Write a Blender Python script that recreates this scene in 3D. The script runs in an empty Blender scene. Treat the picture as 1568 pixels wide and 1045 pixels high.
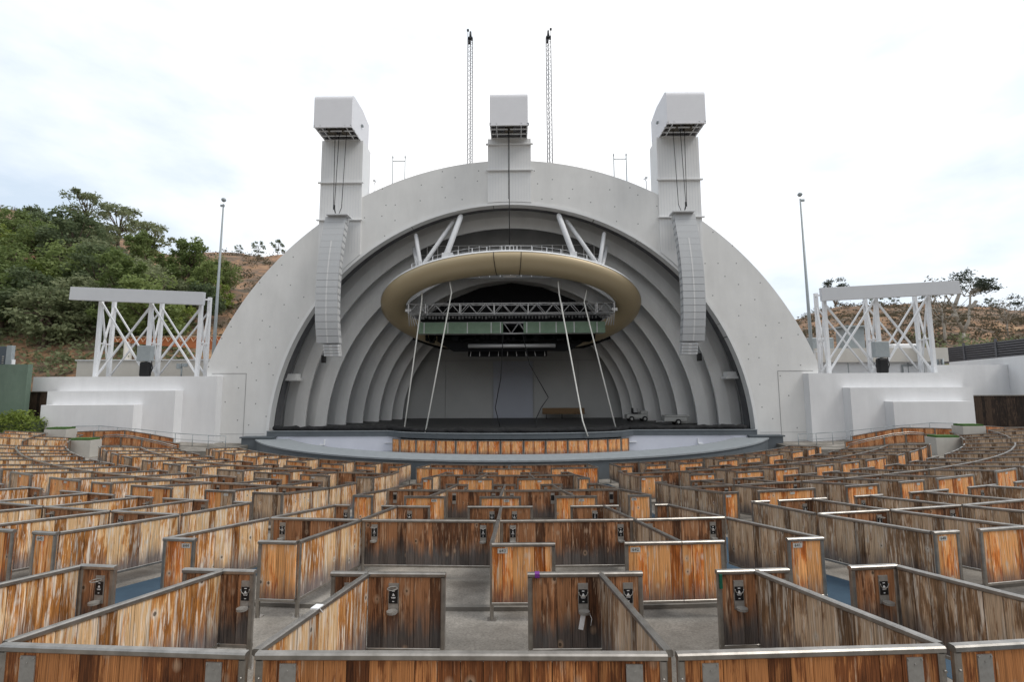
import bpy, math, random
from mathutils import Vector, Matrix
PI = math.pi
sc = bpy.context.scene
C = sc.collection
# ------------------------------------------------------------------ camera
cam_d = bpy.data.cameras.new('camera'); cam = bpy.data.objects.new('camera', cam_d); C.objects.link(cam)
F = 698.0
cam_d.sensor_width = 36.0; cam_d.lens = 36.0 * F / 1568.0
cam_d.clip_start = 0.05; cam_d.clip_end = 3000
CX = 0.485
def cam_matrix(pitch, roll, yaw):
    p, r, y = map(math.radians, (pitch, roll, yaw))
    M = Matrix.Rotation(y, 4, 'Z') @ Matrix.Rotation(PI / 2 + p, 4, 'X') @ Matrix.Rotation(-r, 4, 'Z')
    return Matrix.Translation((CX, 0, 0)) @ M
cam.matrix_world = cam_matrix(5.65, .26, .66)
sc.camera = cam
# ------------------------------------------------------------------ world and sun (overcast)
SUN_EL, SUN_AZ = 54.0, 108.0          # azimuth measured from +Y towards +X
w = bpy.data.worlds.new('World'); sc.world = w; w.use_nodes = True
nt = w.node_tree; nt.nodes.clear()
def wn(t, **k):
    n = nt.nodes.new(t)
    for a, b in k.items(): setattr(n, a, b)
    return n
out = wn('ShaderNodeOutputWorld'); bg = wn('ShaderNodeBackground'); nt.links.new(bg.outputs[0], out.inputs[0])
sky = wn('ShaderNodeTexSky'); sky.sky_type = 'NISHITA'; sky.sun_disc = False
sky.sun_elevation = math.radians(SUN_EL); sky.sun_rotation = math.radians(SUN_AZ)
skys = wn('ShaderNodeVectorMath', operation='SCALE'); nt.links.new(sky.outputs[0], skys.inputs[0]); skys.inputs['Scale'].default_value = 1.0
tc = wn('ShaderNodeTexCoord')
mp = wn('ShaderNodeMapping'); mp.inputs['Scale'].default_value = (1, 1, 2.2); nt.links.new(tc.outputs['Generated'], mp.inputs[0])
n1 = wn('ShaderNodeTexNoise'); n1.inputs['Scale'].default_value = 2.1; n1.inputs['Detail'].default_value = 7; n1.inputs['Roughness'].default_value = .55
nt.links.new(mp.outputs[0], n1.inputs['Vector'])
sx = wn('ShaderNodeSeparateXYZ'); nt.links.new(tc.outputs['Generated'], sx.inputs[0])
ab = wn('ShaderNodeMath', operation='ABSOLUTE'); nt.links.new(sx.outputs['X'], ab.inputs[0])
m1 = wn('ShaderNodeMath', operation='MULTIPLY_ADD'); nt.links.new(ab.outputs[0], m1.inputs[0]); m1.inputs[1].default_value = .58; nt.links.new(n1.outputs['Fac'], m1.inputs[2])
cr = wn('ShaderNodeValToRGB'); nt.links.new(m1.outputs[0], cr.inputs[0])
e = cr.color_ramp.elements; e[0].position = .58; e[0].color = (0, 0, 0, 1); e[1].position = .95; e[1].color = (1, 1, 1, 1)
cl = wn('ShaderNodeMixRGB'); nt.links.new(cr.outputs[0], cl.inputs[0])
cl.inputs[1].default_value = (10.6, 10.6, 10.6, 1); cl.inputs[2].default_value = (5.5, 6.4, 7.4, 1)
# the overcast is brightest over the stage and darker behind the camera
dy = wn('ShaderNodeMapRange'); nt.links.new(sx.outputs['Y'], dy.inputs[0]); dy.inputs[1].default_value = -.9; dy.inputs[2].default_value = .5; dy.inputs[3].default_value = .8; dy.inputs[4].default_value = 1.0
cls = wn('ShaderNodeVectorMath', operation='SCALE'); nt.links.new(cl.outputs[0], cls.inputs[0]); nt.links.new(dy.outputs[0], cls.inputs['Scale'])
mx = wn('ShaderNodeMixRGB'); mx.inputs[0].default_value = .93; nt.links.new(skys.outputs[0], mx.inputs[1]); nt.links.new(cls.outputs[0], mx.inputs[2])
nt.links.new(mx.outputs[0], bg.inputs[0]); bg.inputs[1].default_value = .115
sd = bpy.data.lights.new('sun', 'SUN'); sd.energy = 1.5; sd.angle = math.radians(22); sd.color = (1, .96, .9)
sun = bpy.data.objects.new('sun', sd); C.objects.link(sun)
ez, az = math.radians(SUN_EL), math.radians(SUN_AZ)
sun.rotation_euler = Vector((math.cos(ez) * math.sin(az), math.cos(ez) * math.cos(az), math.sin(ez))).to_track_quat('Z', 'Y').to_euler()
sc.view_settings.view_transform = 'Standard'; sc.view_settings.look = 'None'; sc.view_settings.gamma = 1; sc.view_settings.exposure = 0.2

# ------------------------------------------------------------------ helpers
def tag(o, label=None, cat=None, group=None, kind=None):
    if label: o['label'] = label
    if cat: o['category'] = cat
    if group: o['group'] = group
    if kind: o['kind'] = kind
    return o
def empty(name, loc=(0, 0, 0), label=None, cat=None, group=None, rz=0):
    o = bpy.data.objects.new(name, None); C.objects.link(o); o.location = loc; o.rotation_euler = (0, 0, rz)
    o.empty_display_size = .2
    return tag(o, label, cat, group)
class MB:
    def __init__(s): s.v = []; s.f = []; s.u = []; s.m = []; s.sm = []
    def face(s, idx, uv=None, mi=0, smooth=False):
        s.f.append(tuple(idx)); s.u.append(uv); s.m.append(mi); s.sm.append(smooth)
    def quad(s, a, b, c, d, mi=0, uv=None, smooth=False):
        i = len(s.v); s.v += [tuple(a), tuple(b), tuple(c), tuple(d)]; s.face((i, i + 1, i + 2, i + 3), uv, mi, smooth)
    def box(s, x0, x1, y0, y1, z0, z1, mi=0):
        x0, x1 = sorted((x0, x1)); y0, y1 = sorted((y0, y1)); z0, z1 = sorted((z0, z1))
        i = len(s.v)
        s.v += [(x0, y0, z0), (x1, y0, z0), (x1, y1, z0), (x0, y1, z0), (x0, y0, z1), (x1, y0, z1), (x1, y1, z1), (x0, y1, z1)]
        for q in ((0, 3, 2, 1), (4, 5, 6, 7), (0, 1, 5, 4), (1, 2, 6, 5), (2, 3, 7, 6), (3, 0, 4, 7)): s.face([i + k for k in q], None, mi)
        return s
    def bbox(s, x0, x1, y0, y1, z0, z1, b=.02, mi=0):
        # chamfered box (all vertical and horizontal x edges)
        P = [(y0 + b, z0), (y1 - b, z0), (y1, z0 + b), (y1, z1 - b), (y1 - b, z1), (y0 + b, z1), (y0, z1 - b), (y0, z0 + b)]
        i = len(s.v); n = 8
        for x, k in ((x0, b), (x0 + b, 0), (x1 - b, 0), (x1, b)):
            for (y, z) in P:
                yy = min(max(y, y0 + k), y1 - k); zz = min(max(z, z0 + k), z1 - k); s.v.append((x, yy, zz))
        for r in range(3):
            for k in range(n): a = i + r * n + k; c = i + r * n + (k + 1) % n; s.face((a, a + n, c + n, c), None, mi)
        s.face([i + k for k in range(n)], None, mi); s.face([i + 3 * n + k for k in reversed(range(n))], None, mi)
        return s
    def bar(s, p0, p1, wd, ht, ch=.0, up=(0, 0, 1), mi=0):
        p0, p1 = Vector(p0), Vector(p1); d = (p1 - p0)
        if d.length < 1e-6: return s
        d.normalize(); upv = Vector(up)
        if abs(d.dot(upv)) > .97: upv = Vector((0, 1, 0))
        sd_ = d.cross(upv).normalized(); u = sd_.cross(d).normalized()
        a, b = wd / 2, ht / 2
        if ch > 0: P = [(-a + ch, -b), (a - ch, -b), (a, -b + ch), (a, b - ch), (a - ch, b), (-a + ch, b), (-a, b - ch), (-a, -b + ch)]
        else: P = [(-a, -b), (a, -b), (a, b), (-a, b)]
        n = len(P); i = len(s.v)
        for p in (p0, p1):
            for x, y in P: s.v.append(tuple(p + sd_ * x + u * y))
        for k in range(n): s.face((i + k, i + (k + 1) % n, i + n + (k + 1) % n, i + n + k), None, mi)
        s.face([i + k for k in reversed(range(n))], None, mi); s.face([i + n + k for k in range(n)], None, mi)
        return s
    def tube(s, pts, r, n=8, mi=0, r1=None, cap=True, smooth=True):
        pts = [Vector(p) for p in pts]; m = len(pts); i0 = len(s.v)
        prev = None
        for k, p in enumerate(pts):
            d = (pts[min(k + 1, m - 1)] - pts[max(k - 1, 0)])
            d = d.normalized() if d.length > 1e-9 else Vector((0, 0, 1))
            if prev is None:
                a = d.orthogonal().normalized()
            else:
                a = (prev - d * prev.dot(d)); a = a.normalized() if a.length > 1e-6 else d.orthogonal().normalized()
            prev = a; b = d.cross(a)
            rr = r[k] if isinstance(r, (list, tuple)) else (r if r1 is None else r + (r1 - r) * k / (m - 1))
            for j in range(n):
                t = 2 * PI * j / n; s.v.append(tuple(p + a * (rr * math.cos(t)) + b * (rr * math.sin(t))))
        for k in range(m - 1):
            for j in range(n):
                a0 = i0 + k * n + j; b0 = i0 + k * n + (j + 1) % n; s.face((a0, b0, b0 + n, a0 + n), None, mi, smooth)
        if cap:
            s.face([i0 + j for j in reversed(range(n))], None, mi); s.face([i0 + (m - 1) * n + j for j in range(n)], None, mi)
        return s
    def sweep(s, prof, closed_prof=True, closed_path=False, mi=0, smooth=False):
        # prof: list of sections, each a list of 3-D points
        m = len(prof); n = len(prof[0]); i = len(s.v)
        for sec in prof: s.v += [tuple(p) for p in sec]
        for k in range(m if closed_path else m - 1):
            k2 = (k + 1) % m
            for j in range(n if closed_prof else n - 1):
                j2 = (j + 1) % n; s.face((i + k * n + j, i + k * n + j2, i + k2 * n + j2, i + k2 * n + j), None, mi, smooth)
        if closed_prof and not closed_path:
            s.face([i + j for j in reversed(range(n))], None, mi); s.face([i + (m - 1) * n + j for j in range(n)], None, mi)
        return s
    def prism(s, poly, a0, a1, axis='y', mi=0):
        # poly in the two other axes
        def P(u, v, a):
            return (u, a, v) if axis == 'y' else ((a, u, v) if axis == 'x' else (u, v, a))
        n = len(poly); i = len(s.v)
        s.v += [P(u, v, a0) for u, v in poly] + [P(u, v, a1) for u, v in poly]
        for k in range(n): s.face((i + k, i + (k + 1) % n, i + n + (k + 1) % n, i + n + k), None, mi)
        s.face([i + k for k in reversed(range(n))], None, mi); s.face([i + n + k for k in range(n)], None, mi)
        return s
    def build(s, name, mats, parent=None, loc=None):
        me = bpy.data.meshes.new(name); me.from_pydata(s.v, [], s.f)
        if not isinstance(mats, (list, tuple)): mats = [mats]
        for m in mats: me.materials.append(m)
        if len(mats) > 1: me.polygons.foreach_set('material_index', s.m)
        if any(s.sm): me.polygons.foreach_set('use_smooth', s.sm)
        if any(u is not None for u in s.u):
            ul = me.uv_layers.new(name='UVMap'); li = 0; buf = []
            for f, u in zip(s.f, s.u):
                for k in range(len(f)):
                    buf += list(u[k]) if u is not None else [0, 0]
            ul.data.foreach_set('uv', buf)
        me.update()
        o = bpy.data.objects.new(name, me); C.objects.link(o)
        if loc is not None: o.location = loc
        if parent is not None: o.parent = parent
        return o
def rel(mb, loc):
    # move a builder's world coordinates into a parent's frame (unrotated)
    mb.v = [(x - loc[0], y - loc[1], z - loc[2]) for x, y, z in mb.v]; return mb
def copy_tree(o, parent=None):
    c = o.copy(); C.objects.link(c)
    if parent: c.parent = parent
    for ch in list(o.children): copy_tree(ch, c)
    return c

# ------------------------------------------------------------------ materials
def mat(name, col, rough=.7, metal=0, spec=.3, noise=None, bump=0, nscale=4, detail=5, emis=None, coord='Object'):
    m = bpy.data.materials.new(name); m.use_nodes = True; t = m.node_tree; b = t.nodes['Principled BSDF']
    b.inputs['Base Color'].default_value = (*col, 1); b.inputs['Roughness'].default_value = rough; b.inputs['Metallic'].default_value = metal
    b.inputs['Specular IOR Level'].default_value = spec
    if noise is not None:
        tcn = t.nodes.new('ShaderNodeTexCoord'); nn = t.nodes.new('ShaderNodeTexNoise'); nn.inputs['Scale'].default_value = nscale; nn.inputs['Detail'].default_value = detail
        nn.inputs['Roughness'].default_value = .62
        t.links.new(tcn.outputs[coord], nn.inputs['Vector'])
        r = t.nodes.new('ShaderNodeValToRGB'); r.color_ramp.elements[0].position = .3; r.color_ramp.elements[1].position = .72
        r.color_ramp.elements[0].color = (*noise, 1); r.color_ramp.elements[1].color = (*col, 1)
        t.links.new(nn.outputs['Fac'], r.inputs[0]); t.links.new(r.outputs[0], b.inputs['Base Color'])
        if bump:
            bp = t.nodes.new('ShaderNodeBump'); bp.inputs['Strength'].default_value = bump; bp.inputs['Distance'].default_value = .02
            t.links.new(nn.outputs['Fac'], bp.inputs['Height']); t.links.new(bp.outputs[0], b.inputs['Normal'])
    return m
def N(t, ty, **k):
    n = t.nodes.new(ty)
    for a, b in k.items(): setattr(n, a, b)
    return n
def wood(name, dark, mid, light, peel, grey, peel_amt=.62, grey_h=.32, grey_str=.85, orange_bias=.0):
    m = bpy.data.materials.new(name); m.use_nodes = True; t = m.node_tree; b = t.nodes['Principled BSDF']; L = t.links.new
    uv = N(t, 'ShaderNodeUVMap'); geo = N(t, 'ShaderNodeNewGeometry'); oi = N(t, 'ShaderNodeObjectInfo')
    ofs = N(t, 'ShaderNodeCombineXYZ'); mm = N(t, 'ShaderNodeMath', operation='MULTIPLY'); L(geo.outputs['Random Per Island'], mm.inputs[0]); mm.inputs[1].default_value = 37.0
    mo = N(t, 'ShaderNodeMath', operation='MULTIPLY'); L(oi.outputs['Random'], mo.inputs[0]); mo.inputs[1].default_value = 91.0
    L(mm.outputs[0], ofs.inputs['Z']); L(mo.outputs[0], ofs.inputs['X'])
    add = N(t, 'ShaderNodeVectorMath', operation='ADD'); L(uv.outputs[0], add.inputs[0]); L(ofs.outputs[0], add.inputs[1])
    ofs2 = N(t, 'ShaderNodeCombineXYZ'); L(mo.outputs[0], ofs2.inputs['X'])
    add2 = N(t, 'ShaderNodeVectorMath', operation='ADD'); L(uv.outputs[0], add2.inputs[0]); L(ofs2.outputs[0], add2.inputs[1])
    def noise(sx_, sy_, scale=1, det=5, src=add, rough=.6, dist=0):
        mpn = N(t, 'ShaderNodeMapping'); mpn.inputs['Scale'].default_value = (sx_, sy_, 1); L(src.outputs[0], mpn.inputs[0])
        n = N(t, 'ShaderNodeTexNoise'); n.inputs['Scale'].default_value = scale; n.inputs['Detail'].default_value = det; n.inputs['Roughness'].default_value = rough; n.inputs['Distortion'].default_value = dist
        L(mpn.outputs[0], n.inputs['Vector']); return n
    patch = noise(16, 1.5, det=5, dist=.5); grain = noise(95, 2.2, det=6, rough=.7); big = noise(1.6, 1.4, det=2, src=add2)
    # tone = patch*.55 + grain*.25 + island*.2
    a1 = N(t, 'ShaderNodeMath', operation='MULTIPLY'); L(patch.outputs['Fac'], a1.inputs[0]); a1.inputs[1].default_value = .75
    a2 = N(t, 'ShaderNodeMath', operation='MULTIPLY_ADD'); L(grain.outputs['Fac'], a2.inputs[0]); a2.inputs[1].default_value = .55; L(a1.outputs[0], a2.inputs[2])
    a3 = N(t, 'ShaderNodeMath', operation='MULTIPLY_ADD'); L(geo.outputs['Random Per Island'], a3.inputs[0]); a3.inputs[1].default_value = .26; L(a2.outputs[0], a3.inputs[2])
    a4 = N(t, 'ShaderNodeMath', operation='MULTIPLY_ADD'); L(big.outputs['Fac'], a4.inputs[0]); a4.inputs[1].default_value = .35; L(a3.outputs[0], a4.inputs[2])
    r = N(t, 'ShaderNodeValToRGB'); L(a4.outputs[0], r.inputs[0])
    el = r.color_ramp.elements; el[0].position = .68 - orange_bias; el[0].color = (*dark, 1); el[1].position = 1.22 - orange_bias; el[1].color = (*light, 1)
    r.color_ramp.elements.new(.94 - orange_bias).color = (*mid, 1)
    # peeled, bleached streaks
    pk = noise(30, 1.5, det=5, dist=.5, rough=.65); pr = N(t, 'ShaderNodeValToRGB'); L(pk.outputs['Fac'], pr.inputs[0])
    pr.color_ramp.elements[0].position = peel_amt - .04; pr.color_ramp.elements[1].position = peel_amt + .07
    pr.color_ramp.elements[0].color = (0, 0, 0, 1); pr.color_ramp.elements[1].color = (.7, .7, .7, 1)
    mp_ = N(t, 'ShaderNodeMixRGB'); L(pr.outputs[0], mp_.inputs[0]); L(r.outputs[0], mp_.inputs[1]); mp_.inputs[2].default_value = (*peel, 1)
    # grey, mildewed foot of the boards
    sv = N(t, 'ShaderNodeSeparateXYZ'); L(uv.outputs[0], sv.inputs[0])
    gn = noise(14, 1.2, det=4); g0 = N(t, 'ShaderNodeMath', operation='MULTIPLY_ADD'); L(gn.outputs['Fac'], g0.inputs[0]); g0.inputs[1].default_value = -.75; L(sv.outputs['Y'], g0.inputs[2])
    g1 = N(t, 'ShaderNodeMath', operation='MULTIPLY_ADD'); L(big.outputs['Fac'], g1.inputs[0]); g1.inputs[1].default_value = -.35; L(g0.outputs[0], g1.inputs[2])
    gr = N(t, 'ShaderNodeMapRange'); L(g1.outputs[0], gr.inputs[0]); gr.inputs[1].default_value = -.55 + grey_h - .22; gr.inputs[2].default_value = -.55 + grey_h + .16
    gr.inputs[3].default_value = grey_str; gr.inputs[4].default_value = 0
    gmul = N(t, 'ShaderNodeMixRGB'); gmul.blend_type = 'MIX'; L(grain.outputs['Fac'], gmul.inputs[0]); gmul.inputs[1].default_value = (grey[0] * .5, grey[1] * .5, grey[2] * .5, 1); gmul.inputs[2].default_value = (*[min(1, c * 1.8) for c in grey], 1)
    mg = N(t, 'ShaderNodeMixRGB'); L(gr.outputs[0], mg.inputs[0]); L(mp_.outputs[0], mg.inputs[1]); L(gmul.outputs[0], mg.inputs[2])
    # knots: a pale oval with a dark heart, on some cells only
    mk = N(t, 'ShaderNodeMapping'); mk.inputs['Scale'].default_value = (6.5, 3.0, 1); L(add.outputs[0], mk.inputs[0])
    vo = N(t, 'ShaderNodeTexVoronoi'); vo.inputs['Scale'].default_value = 1; L(mk.outputs[0], vo.inputs['Vector'])
    vs = N(t, 'ShaderNodeSeparateXYZ'); L(vo.outputs['Color'], vs.inputs[0]); gt = N(t, 'ShaderNodeMath', operation='GREATER_THAN'); L(vs.outputs['X'], gt.inputs[0]); gt.inputs[1].default_value = .62
    kd = N(t, 'ShaderNodeMath', operation='MULTIPLY_ADD'); L(grain.outputs['Fac'], kd.inputs[0]); kd.inputs[1].default_value = .09; L(vo.outputs['Distance'], kd.inputs[2])
    pal = N(t, 'ShaderNodeMapRange'); L(kd.outputs[0], pal.inputs[0]); pal.inputs[1].default_value = .17; pal.inputs[2].default_value = .31; pal.inputs[3].default_value = .62; pal.inputs[4].default_value = 0
    pm = N(t, 'ShaderNodeMath', operation='MULTIPLY'); L(pal.outputs[0], pm.inputs[0]); L(gt.outputs[0], pm.inputs[1])
    k1 = N(t, 'ShaderNodeMixRGB'); L(pm.outputs[0], k1.inputs[0]); L(mg.outputs[0], k1.inputs[1]); k1.inputs[2].default_value = (*[c * .8 for c in peel], 1)
    dk = N(t, 'ShaderNodeMapRange'); L(kd.outputs[0], dk.inputs[0]); dk.inputs[1].default_value = .125; dk.inputs[2].default_value = .155; dk.inputs[3].default_value = .8; dk.inputs[4].default_value = 0
    dm = N(t, 'ShaderNodeMath', operation='MULTIPLY'); L(dk.outputs[0], dm.inputs[0]); L(gt.outputs[0], dm.inputs[1])
    k2 = N(t, 'ShaderNodeMixRGB'); L(dm.outputs[0], k2.inputs[0]); L(k1.outputs[0], k2.inputs[1]); k2.inputs[2].default_value = (.03, .02, .012, 1)
    # fine grain lines and plank-to-plank tone
    fine = noise(150, 1.1, det=3, rough=.6); fr_ = N(t, 'ShaderNodeMapRange'); L(fine.outputs['Fac'], fr_.inputs[0]); fr_.inputs[1].default_value = .36; fr_.inputs[2].default_value = .62; fr_.inputs[3].default_value = .50; fr_.inputs[4].default_value = 1.12
    wn1 = N(t, 'ShaderNodeTexWhiteNoise', noise_dimensions='1D'); L(mm.outputs[0], wn1.inputs['W']); wr = N(t, 'ShaderNodeMapRange'); L(wn1.outputs['Value'], wr.inputs[0]); wr.inputs[3].default_value = .68; wr.inputs[4].default_value = 1.16
    fm = N(t, 'ShaderNodeMath', operation='MULTIPLY'); L(fr_.outputs[0], fm.inputs[0]); L(wr.outputs[0], fm.inputs[1])
    km = N(t, 'ShaderNodeVectorMath', operation='SCALE'); L(k2.outputs[0], km.inputs[0]); L(fm.outputs[0], km.inputs['Scale'])
    L(km.outputs[0], b.inputs['Base Color']); b.inputs['Roughness'].default_value = .72; b.inputs['Specular IOR Level'].default_value = .25
    bp = N(t, 'ShaderNodeBump'); bp.inputs['Strength'].default_value = .35; bp.inputs['Distance'].default_value = .004; L(grain.outputs['Fac'], bp.inputs['Height']); L(bp.outputs[0], b.inputs['Normal'])
    return m
W_ORANGE = wood('orange_cedar', (.20, .042, .008), (.70, .21, .042), (.90, .43, .16), (.94, .78, .62), (.15, .11, .10), .575, .24, .8, .01)
W_DARK = wood('dark_weathered_cedar', (.05, .022, .012), (.185, .078, .036), (.40, .185, .085), (.70, .48, .32), (.10, .095, .092), .59, .44, .9)
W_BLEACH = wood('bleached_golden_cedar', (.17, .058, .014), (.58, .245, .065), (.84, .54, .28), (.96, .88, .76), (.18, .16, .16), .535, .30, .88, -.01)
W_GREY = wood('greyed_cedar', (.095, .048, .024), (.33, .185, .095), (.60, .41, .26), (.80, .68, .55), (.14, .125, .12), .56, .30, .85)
W_FENCE = wood('red_cedar', (.28, .09, .03), (.50, .19, .07), (.68, .33, .15), (.76, .58, .40), (.2, .15, .12), .66, .1, .5)
W_NEAR = wood('red_brown_cedar', (.06, .02, .008), (.27, .092, .03), (.52, .215, .075), (.68, .46, .30), (.10, .08, .07), .64, .12, .5)
W_GATE = wood('dark_stained_boards', (.012, .008, .006), (.03, .018, .012), (.07, .045, .03), (.12, .08, .05), (.02, .02, .02), .72, .1, .3)
GROOVE = mat('board_groove', (.03, .02, .014), .9)
METAL = mat('weathered_steel', (.46, .43, .395), .34, .85, .5, noise=(.27, .25, .225), nscale=9)
METAL_FAR = METAL
PLATE = mat('brushed_plate', (.36, .345, .32), .45, .4, .5, noise=(.27, .255, .235), nscale=30)
NPLATE = mat('pale_number_plate', (.60, .58, .54), .5, .1, .4, noise=(.46, .44, .40), nscale=25)
BLACK = mat('black_plastic', (.012, .012, .013), .4)
INK = mat('black_ink', (.02, .02, .02), .6)
WHITEINK = mat('white_print', (.7, .7, .7), .6)
PLASTER = mat('white_plaster', (.75, .745, .73), .8, 0, .2, noise=(.69, .685, .67), nscale=.6, detail=8)
PANEL = mat('white_panel_cladding', (.76, .76, .755), .55, 0, .3, noise=(.72, .72, .715), nscale=1.2)
HOODM = mat('pale_lilac_cladding', (.73, .725, .745), .5, 0, .3, noise=(.70, .695, .715), nscale=2)
WALLW = mat('side_wall_white', (.78, .78, .785), .8, 0, .2, noise=(.725, .725, .73), nscale=.5, detail=7)
BEAMM = mat('beam_grey_white', (.58, .59, .61), .6, noise=(.55, .56, .58), nscale=1)
CREAM = mat('cream_wall', (.60, .57, .52), .8, noise=(.54, .51, .46), nscale=1)
RINGM = mat('shell_ring_paint', (.72, .72, .71), .75, 0, .25, noise=(.67, .67, .66), nscale=.7, detail=6)
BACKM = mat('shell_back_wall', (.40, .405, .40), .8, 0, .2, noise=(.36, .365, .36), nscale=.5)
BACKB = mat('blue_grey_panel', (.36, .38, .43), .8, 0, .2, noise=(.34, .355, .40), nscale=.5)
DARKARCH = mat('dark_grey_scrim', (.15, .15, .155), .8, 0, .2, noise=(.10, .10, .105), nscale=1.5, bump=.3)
DARK = mat('black_masking', (.012, .012, .013), .9, 0, .1)
SEAM = mat('dark_seam', (.30, .30, .30), .8)
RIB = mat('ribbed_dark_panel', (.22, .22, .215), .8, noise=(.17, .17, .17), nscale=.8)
STAGE = mat('dark_stage_floor', (.045, .045, .045), .55, 0, .4, noise=(.03, .03, .03), nscale=.8)
SLATE = mat('slate_blue_paint', (.125, .14, .155), .6, 0, .3, noise=(.10, .115, .125), nscale=2)
SLATETOP = mat('grey_cap', (.30, .325, .34), .55, 0, .4, noise=(.24, .26, .275), nscale=3)
PITWALL = mat('pale_pit_wall', (.66, .67, .74), .75, noise=(.60, .61, .68), nscale=.7)
GOLD = mat('champagne_shell', (.50, .40, .25), .42, .2, .5, noise=(.46, .37, .23), nscale=.4)
WHITEP = mat('white_steel_paint', (.74, .75, .77), .5, 0, .4, noise=(.68, .685, .69), nscale=4)
TRUSSM = mat('aluminium_truss', (.50, .50, .50), .42, .5, .5)
FABRIC = mat('black_fabric', (.028, .028, .03), .85, 0, .2, noise=(.012, .012, .012), nscale=6, bump=.6)
KERB = mat('kerb_concrete', (.24, .225, .20), .85, 0, .2, noise=(.15, .14, .125), nscale=3)
GREENF = mat('green_tarp', (.24, .34, .25), .6, noise=(.18, .27, .19), nscale=2)
ROPE = mat('white_rope', (.78, .77, .72), .7)
GSPK = mat('speaker_grey', (.50, .51, .52), .65, 0, .3, noise=(.44, .45, .46), nscale=20)
GSPK2 = mat('speaker_side', (.62, .62, .62), .6)
CONC = mat('concrete', (.34, .315, .28), .85, 0, .2, noise=(.165, .15, .13), nscale=1.6, detail=13, bump=.35)
def speckle(m):
    t = m.node_tree; b = t.nodes['Principled BSDF']; L = t.links.new; src = b.inputs['Base Color'].links[0].from_socket
    tcn = N(t, 'ShaderNodeTexCoord'); n1 = N(t, 'ShaderNodeTexNoise'); n1.inputs['Scale'].default_value = 38; n1.inputs['Detail'].default_value = 5; n1.inputs['Roughness'].default_value = .75; L(tcn.outputs['Object'], n1.inputs['Vector'])
    r1 = N(t, 'ShaderNodeMapRange'); L(n1.outputs['Fac'], r1.inputs[0]); r1.inputs[1].default_value = .3; r1.inputs[2].default_value = .7; r1.inputs[3].default_value = .62; r1.inputs[4].default_value = 1.25
    n2 = N(t, 'ShaderNodeTexNoise'); n2.inputs['Scale'].default_value = .55; n2.inputs['Detail'].default_value = 6; n2.inputs['Distortion'].default_value = 1.2; L(tcn.outputs['Object'], n2.inputs['Vector'])
    r2 = N(t, 'ShaderNodeMapRange'); L(n2.outputs['Fac'], r2.inputs[0]); r2.inputs[1].default_value = .35; r2.inputs[2].default_value = .6; r2.inputs[3].default_value = .66; r2.inputs[4].default_value = 1.15
    mu = N(t, 'ShaderNodeMath', operation='MULTIPLY'); L(r1.outputs[0], mu.inputs[0]); L(r2.outputs[0], mu.inputs[1])
    sc_ = N(t, 'ShaderNodeVectorMath', operation='SCALE'); L(src, sc_.inputs[0]); L(mu.outputs[0], sc_.inputs['Scale']); L(sc_.outputs[0], b.inputs['Base Color'])
BLUE = mat('blue_aisle_paint', (.045, .085, .125), .7, 0, .3, noise=(.035, .065, .10), nscale=5, bump=.2)
STONE = mat('planter_stone', (.55, .53, .48), .8, noise=(.47, .45, .41), nscale=2)
GREENW = mat('green_painted_wall', (.15, .205, .16), .8, noise=(.125, .175, .135), nscale=1.5)
GREYBOX = mat('grey_enclosure', (.33, .36, .37), .5, .2, .4, noise=(.28, .31, .32), nscale=4)
RUST = mat('rust_roof', (.50, .18, .07), .8, noise=(.40, .13, .05), nscale=1.2)
LOUV = mat('grey_louvre', (.13, .13, .14), .55, .3, .4)
GRASSM = mat('planter_grass', (.06, .13, .025), .8, noise=(.035, .09, .015), nscale=12, bump=.6)
PURPLE = mat('purple_tape', (.16, .03, .22), .5); GREENT = mat('green_tape', (.01, .10, .06), .5); WHITET = mat('white_tape', (.8, .8, .8), .6)
TIRE = mat('tyre_rubber', (.02, .02, .02), .8); CARTW = mat('cart_white', (.36, .36, .345), .5, 0, .4)
BROWN = mat('brown_bench_wood', (.16, .10, .05), .7)
ROPEB = mat('black_cable', (.015, .015, .016), .6)

speckle(CONC)
def dots(m):
    # formwork anchor marks of the plaster, as wide-spaced small dark dots
    t = m.node_tree; b = t.nodes['Principled BSDF']; L = t.links.new; src = b.inputs['Base Color'].links[0].from_socket
    tcn = N(t, 'ShaderNodeTexCoord'); sp = N(t, 'ShaderNodeSeparateXYZ'); L(tcn.outputs['Object'], sp.inputs[0]); cb = N(t, 'ShaderNodeCombineXYZ'); L(sp.outputs['X'], cb.inputs['X']); L(sp.outputs['Z'], cb.inputs['Y'])
    v = N(t, 'ShaderNodeTexVoronoi'); v.voronoi_dimensions = '2D'; v.inputs['Scale'].default_value = .72; v.inputs['Randomness'].default_value = .75; L(cb.outputs[0], v.inputs['Vector'])
    g = N(t, 'ShaderNodeMath', operation='LESS_THAN'); L(v.outputs['Distance'], g.inputs[0]); g.inputs[1].default_value = .032
    mxn = N(t, 'ShaderNodeMixRGB'); ml = N(t, 'ShaderNodeMath', operation='MULTIPLY'); L(g.outputs[0], ml.inputs[0]); ml.inputs[1].default_value = .75; L(ml.outputs[0], mxn.inputs[0]); L(src, mxn.inputs[1]); mxn.inputs[2].default_value = (.12, .12, .12, 1); L(mxn.outputs[0], b.inputs['Base Color'])
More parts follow.
